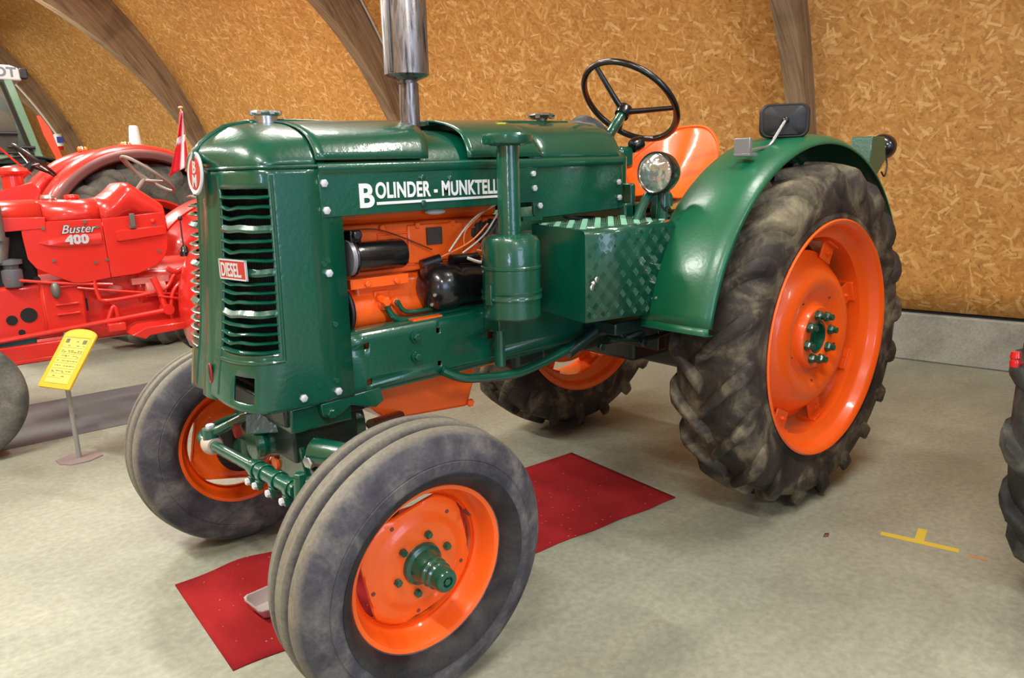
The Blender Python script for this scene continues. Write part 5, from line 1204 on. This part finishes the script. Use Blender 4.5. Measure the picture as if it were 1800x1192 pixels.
g = G(); g.box(-1.2, .15, YC-.24, YC+.24, .75, 1.30)
ct(g, 'bonnet', RED, bev=.08)
g = G(); g.box(-.2, .95, YC-.20, YC+.20, .55, 1.0); ct(g, 'gearbox', RED, bev=.04)
g = G(); g.box(.0, .22, YC-.22, YC+.22, 1.1, 1.42); ct(g, 'cowl', RED, bev=.05)
g = G(); g.cyl((-.02, YC-.35, 1.20), (-.02, YC-.35, 1.58), .085, .080, 28); g.lathe([(.085, 1.57), (.115, 1.59), (.12, 1.61), (.09, 1.64), (.04, 1.655), (0, 1.656)], (-.02, YC-.35, 0), (0, 0, 1), 28); ct(g, 'air_cleaner', RED)
g = G(); g.prism([(.15, 1.0), (.10, 1.25), (.16, 1.45), (.10, 1.52), (-.25, 1.42), (-.4, 1.1)], 'xz', YC-.46, YC-.43); ct(g, 'side_shield', RED, bev=.01)
s0 = Vector((.20, YC-.15, 1.70)); tn = Vector((.68, -.05, .73)).normalized(); u_, w_, _ = basis(tn)
g = G(); g.torus(s0, .205, .013, tn, 48, 10)
for k in range(3):
    tt = 2*PI*k/3+.2; d_ = u_*cos(tt)+w_*sin(tt); g.tube([s0-tn*.06, s0+d_*.20], .011, 8)
g.cyl(s0-tn*.10, s0-tn*.03, .04, .03, 18); SW3 = ct(g, 'steering_wheel', BLACKP)
g = G(); g.cyl(s0-tn*.10, s0-tn*.34, .028, n=14); ct(g, 'steering_column', RED)
g = G(); g.tube([(.14, YC-.25, 1.58), (-.10, YC-.40, 1.82)], .008, 8); g.sphere((-.10, YC-.40, 1.82), .018, 10); ct(g, 'throttle_lever', RED)
g = G(); g.box(-1.1, -.9, YC-.62, YC+.62, .33, .42); ct(g, 'front_axle', RED, bev=.01)
for s_ in (-1, 1):
    g = G(); g.lathe([(.36, -.07), (.39, -.05), (.40, 0), (.39, .05), (.36, .07), (.22, .06), (0, .04), (0, -.04), (.22, -.06)], (-1.3, s_*.62, .40), (0, 1, 0), 40); g.obj('front_wheel', RUBG, CT)
# white post seen over the fender
g = G(); g.cyl((0, 0, 0), (0, 0, 1.93), .045, .045, 18); g.lathe([(.085, 1.60), (.085, 1.75), (.055, 2.13), (.045, 2.16), (0, 2.165)], (0, 0, 0), (0, 0, 1), 20)
wp = g.obj('white_post', WHITEP, None, (1.575, 7.5, 0)); tag(wp, 'white rounded post standing behind the brown lined fender', 'post')

# ------------------------------------------------------------------ green cab tractor far left
YD = 8.9
DT_ = thing('tractor', 'modern pale green cab tractor with white roof at the far left', 'tractor', (-.1, YD, 0))
OD = (-.1, YD)
def dt(g, name, mat, parent=None, **k):
    g.v = [(v[0]-OD[0], v[1]-OD[1], v[2]) for v in g.v]; return g.obj(name, mat, parent or DT_, **k)
yn = YD-.85
g = G(); g.loft([[(-1.25, y, 2.665) , (.60, y, 2.665), (.585, y, 2.80), (.50, y, 2.83), (-1.2, y, 2.83)] for y in (yn, YD+.85)]); RF = dt(g, 'cab_roof', WHITEP, bev=.02)
text('roof_lettering', 'FENDT', plain('grey roof letters', (120, 126, 136), .5), DT_, .145, Matrix.Translation((.1, -YD, 0)) @ SIDE(.555, yn-.004, 2.705), .002, .004, xs=1.1, align='RIGHT')
g = G(); g.box(.585, .66, yn-.02, yn+.10, 2.69, 2.80); dt(g, 'roof_lamp', PLASTIC, bev=.01)
for y in (yn, YD+.80):
    for (xt, xb, w_) in ((.46, .66, .085), (-.45, -.40, .05), (-1.20, -1.35, .06)):
        g = G(); g.loft([[(xt-w_/2, y, 2.67), (xt+w_/2, y, 2.67), (xt+w_/2, y+.05, 2.67), (xt-w_/2, y+.05, 2.67)], [(xb-w_/2, y, 1.80), (xb+w_/2, y, 1.80), (xb+w_/2, y+.05, 1.80), (xb-w_/2, y+.05, 1.80)]]); dt(g, 'cab_pillar', GREYG, bev=.006)
g = G(); g.add([(-.42, yn+.02, 2.66), (.41, yn+.02, 2.66), (.60, yn+.02, 1.85), (-.40, yn+.02, 1.85)], [(0, 1, 2, 3)]); dt(g, 'side_window', GLASS, solid=.006)
g = G(); 
for a, b in (((-.42, 2.64), (.40, 2.64)), ((.39, 2.64), (.585, 1.84)), ((-.40, 1.86), (.6, 1.86))): g.tube([(a[0], yn+.0, a[1]), (b[0], yn+.0, b[1])], .018, 6)
dt(g, 'window_frame', PLASTIC)
g = G(); g.tube([(-.4, yn-.01, 2.08), (.47, yn-.01, 2.08)], .022, 8); g.tube([(.35, yn-.04, 1.93), (.62, yn-.04, 1.92)], .018, 8); dt(g, 'door_handle', PLASTIC)
g = G(); g.box(-.30, .20, YD-.2, YD+.25, 1.7, 2.35); g.box(.0, .3, YD-.3, YD+.3, 1.55, 1.8); dt(g, 'cab_seat', plain('pale seat cloth', (190, 188, 178), .8), bev=.05)
g = G(); g.box(.45, .52, YD-.75, YD+.75, 1.85, 2.62); dt(g, 'rear_window', plain('pale rear glass', (196, 200, 192), .3), bev=.01)
g = G(); g.box(-1.3, .72, yn, YD+.83, 1.74, 1.83); dt(g, 'cab_sill', GREYG, bev=.01)
g = G(); g.box(-1.4, .95, yn-.02, YD+.8, 1.2, 1.735); dt(g, 'cab_floor', PLASTIC, bev=.03)
for s_ in (-1, 1):
    n = 30; P = []
    for i in range(n+1):
        a = math.radians(lerp(5, 165, i/n)); P.append([(.5+.1-.98*cos(a), s_*y, .82+.98*sin(a)*1.02) for y in (.55, 1.05)])
    g = G(); g.grid(P); g.obj('fender', PLASTIC, DT_, solid=.02)
    g = G(); g.lathe([(.5, -.22), (.80, -.22), (.86, -.18), (.88, 0), (.86, .18), (.80, .22), (.5, .22), (.2, .05), (0, .05), (0, -.1), (.2, -.1)], (.6, s_*.80, .88), (0, 1, 0), 48); g.obj('rear_wheel', RUBG, DT_)
    g = G(); g.lathe([(.3, -.12), (.50, -.12), (.56, -.1), (.58, 0), (.56, .1), (.50, .12), (.3, .12), (0, .05), (0, -.05)], (-1.7, s_*.75, .58), (0, 1, 0), 40); g.obj('front_wheel', RUBG, DT_)
g = G(); g.box(-2.6, -1.3, YD-.35, YD+.35, .9, 1.7); dt(g, 'bonnet', GREYG, bev=.06)
g = G(); g.box(-1.9, .9, YD-.25, YD+.25, .5, 1.0); dt(g, 'chassis', PLASTIC, bev=.03)
# orange red lever arm beside the cab
g = G(); g.loft([[(.62, 0, 2.26), (.655, 0, 2.26), (.655, .03, 2.26), (.62, .03, 2.26)], [(.66, 0, 2.05), (.735, 0, 2.12), (.735, .03, 2.12), (.66, .03, 2.05)], [(.745, 0, 1.80), (.815, 0, 1.80), (.815, .03, 1.80), (.745, .03, 1.80)], [(.76, 0, .0), (.80, 0, .0), (.80, .03, .0), (.76, .03, .0)]])
for i, v in enumerate(g.v): g.v[i] = (v[0]-.78, v[1], v[2])
tag(g.obj('marker_arm', plain('signal red orange', (238, 70, 34), .5), None, (.80, 7.75, 0), bev=.004), 'bent signal red arm standing beside the green cab', 'marker')

# ------------------------------------------------------------------ tractor at the right edge
RT = thing('tractor', 'tractor at the right edge showing only its lugged rear tyre', 'tractor', (2.10, -2.6, 0))
simple_rear(RT, 'rear_wheel', 2.19, -1.87, .745, .17, RED, 1, (2.10, -2.6), RUBD); simple_rear(RT, 'rear_wheel', 2.19, -3.32, .745, .17, RED, -1, (2.10, -2.6), RUBD)
g = G(); g.cyl((0, -.60, .625), (0, .60, .625), .09, n=20); g.box(-.3, 1.3, -.18, .18, .45, .95); g.obj('gearbox', RED, RT, bev=.03)
g = G(); g.box(.9, 2.2, -.25, .25, .75, 1.30); g.obj('bonnet', RED, RT, bev=.08)
g = G(); g.cyl((2.0, -.6, .36), (2.0, .6, .36), .035, n=14); g.obj('front_axle', RED, RT)
for s_ in (-1, 1):
    g = G(); g.lathe([(.30, -.07), (.34, -.05), (.36, 0), (.34, .05), (.30, .07), (.20, .06), (0, .04), (0, -.04), (.20, -.06)], (2.0, s_*.62, .36), (0, 1, 0), 40); g.obj('front_wheel', RUBG, RT)
g = G(); g.lathe([(0, -.022), (.012, -.022), (.014, -.008), (.011, .0), (.015, .006), (.012, .022), (0, .024)], (-.665, .875, .925), (0, 0, 1), 16); g.tube([(-.665, .875, .91), (-.55, .87, .895), (-.1, .5, .8)], .005, 8); g.obj('red_lamp', REDL, RT)
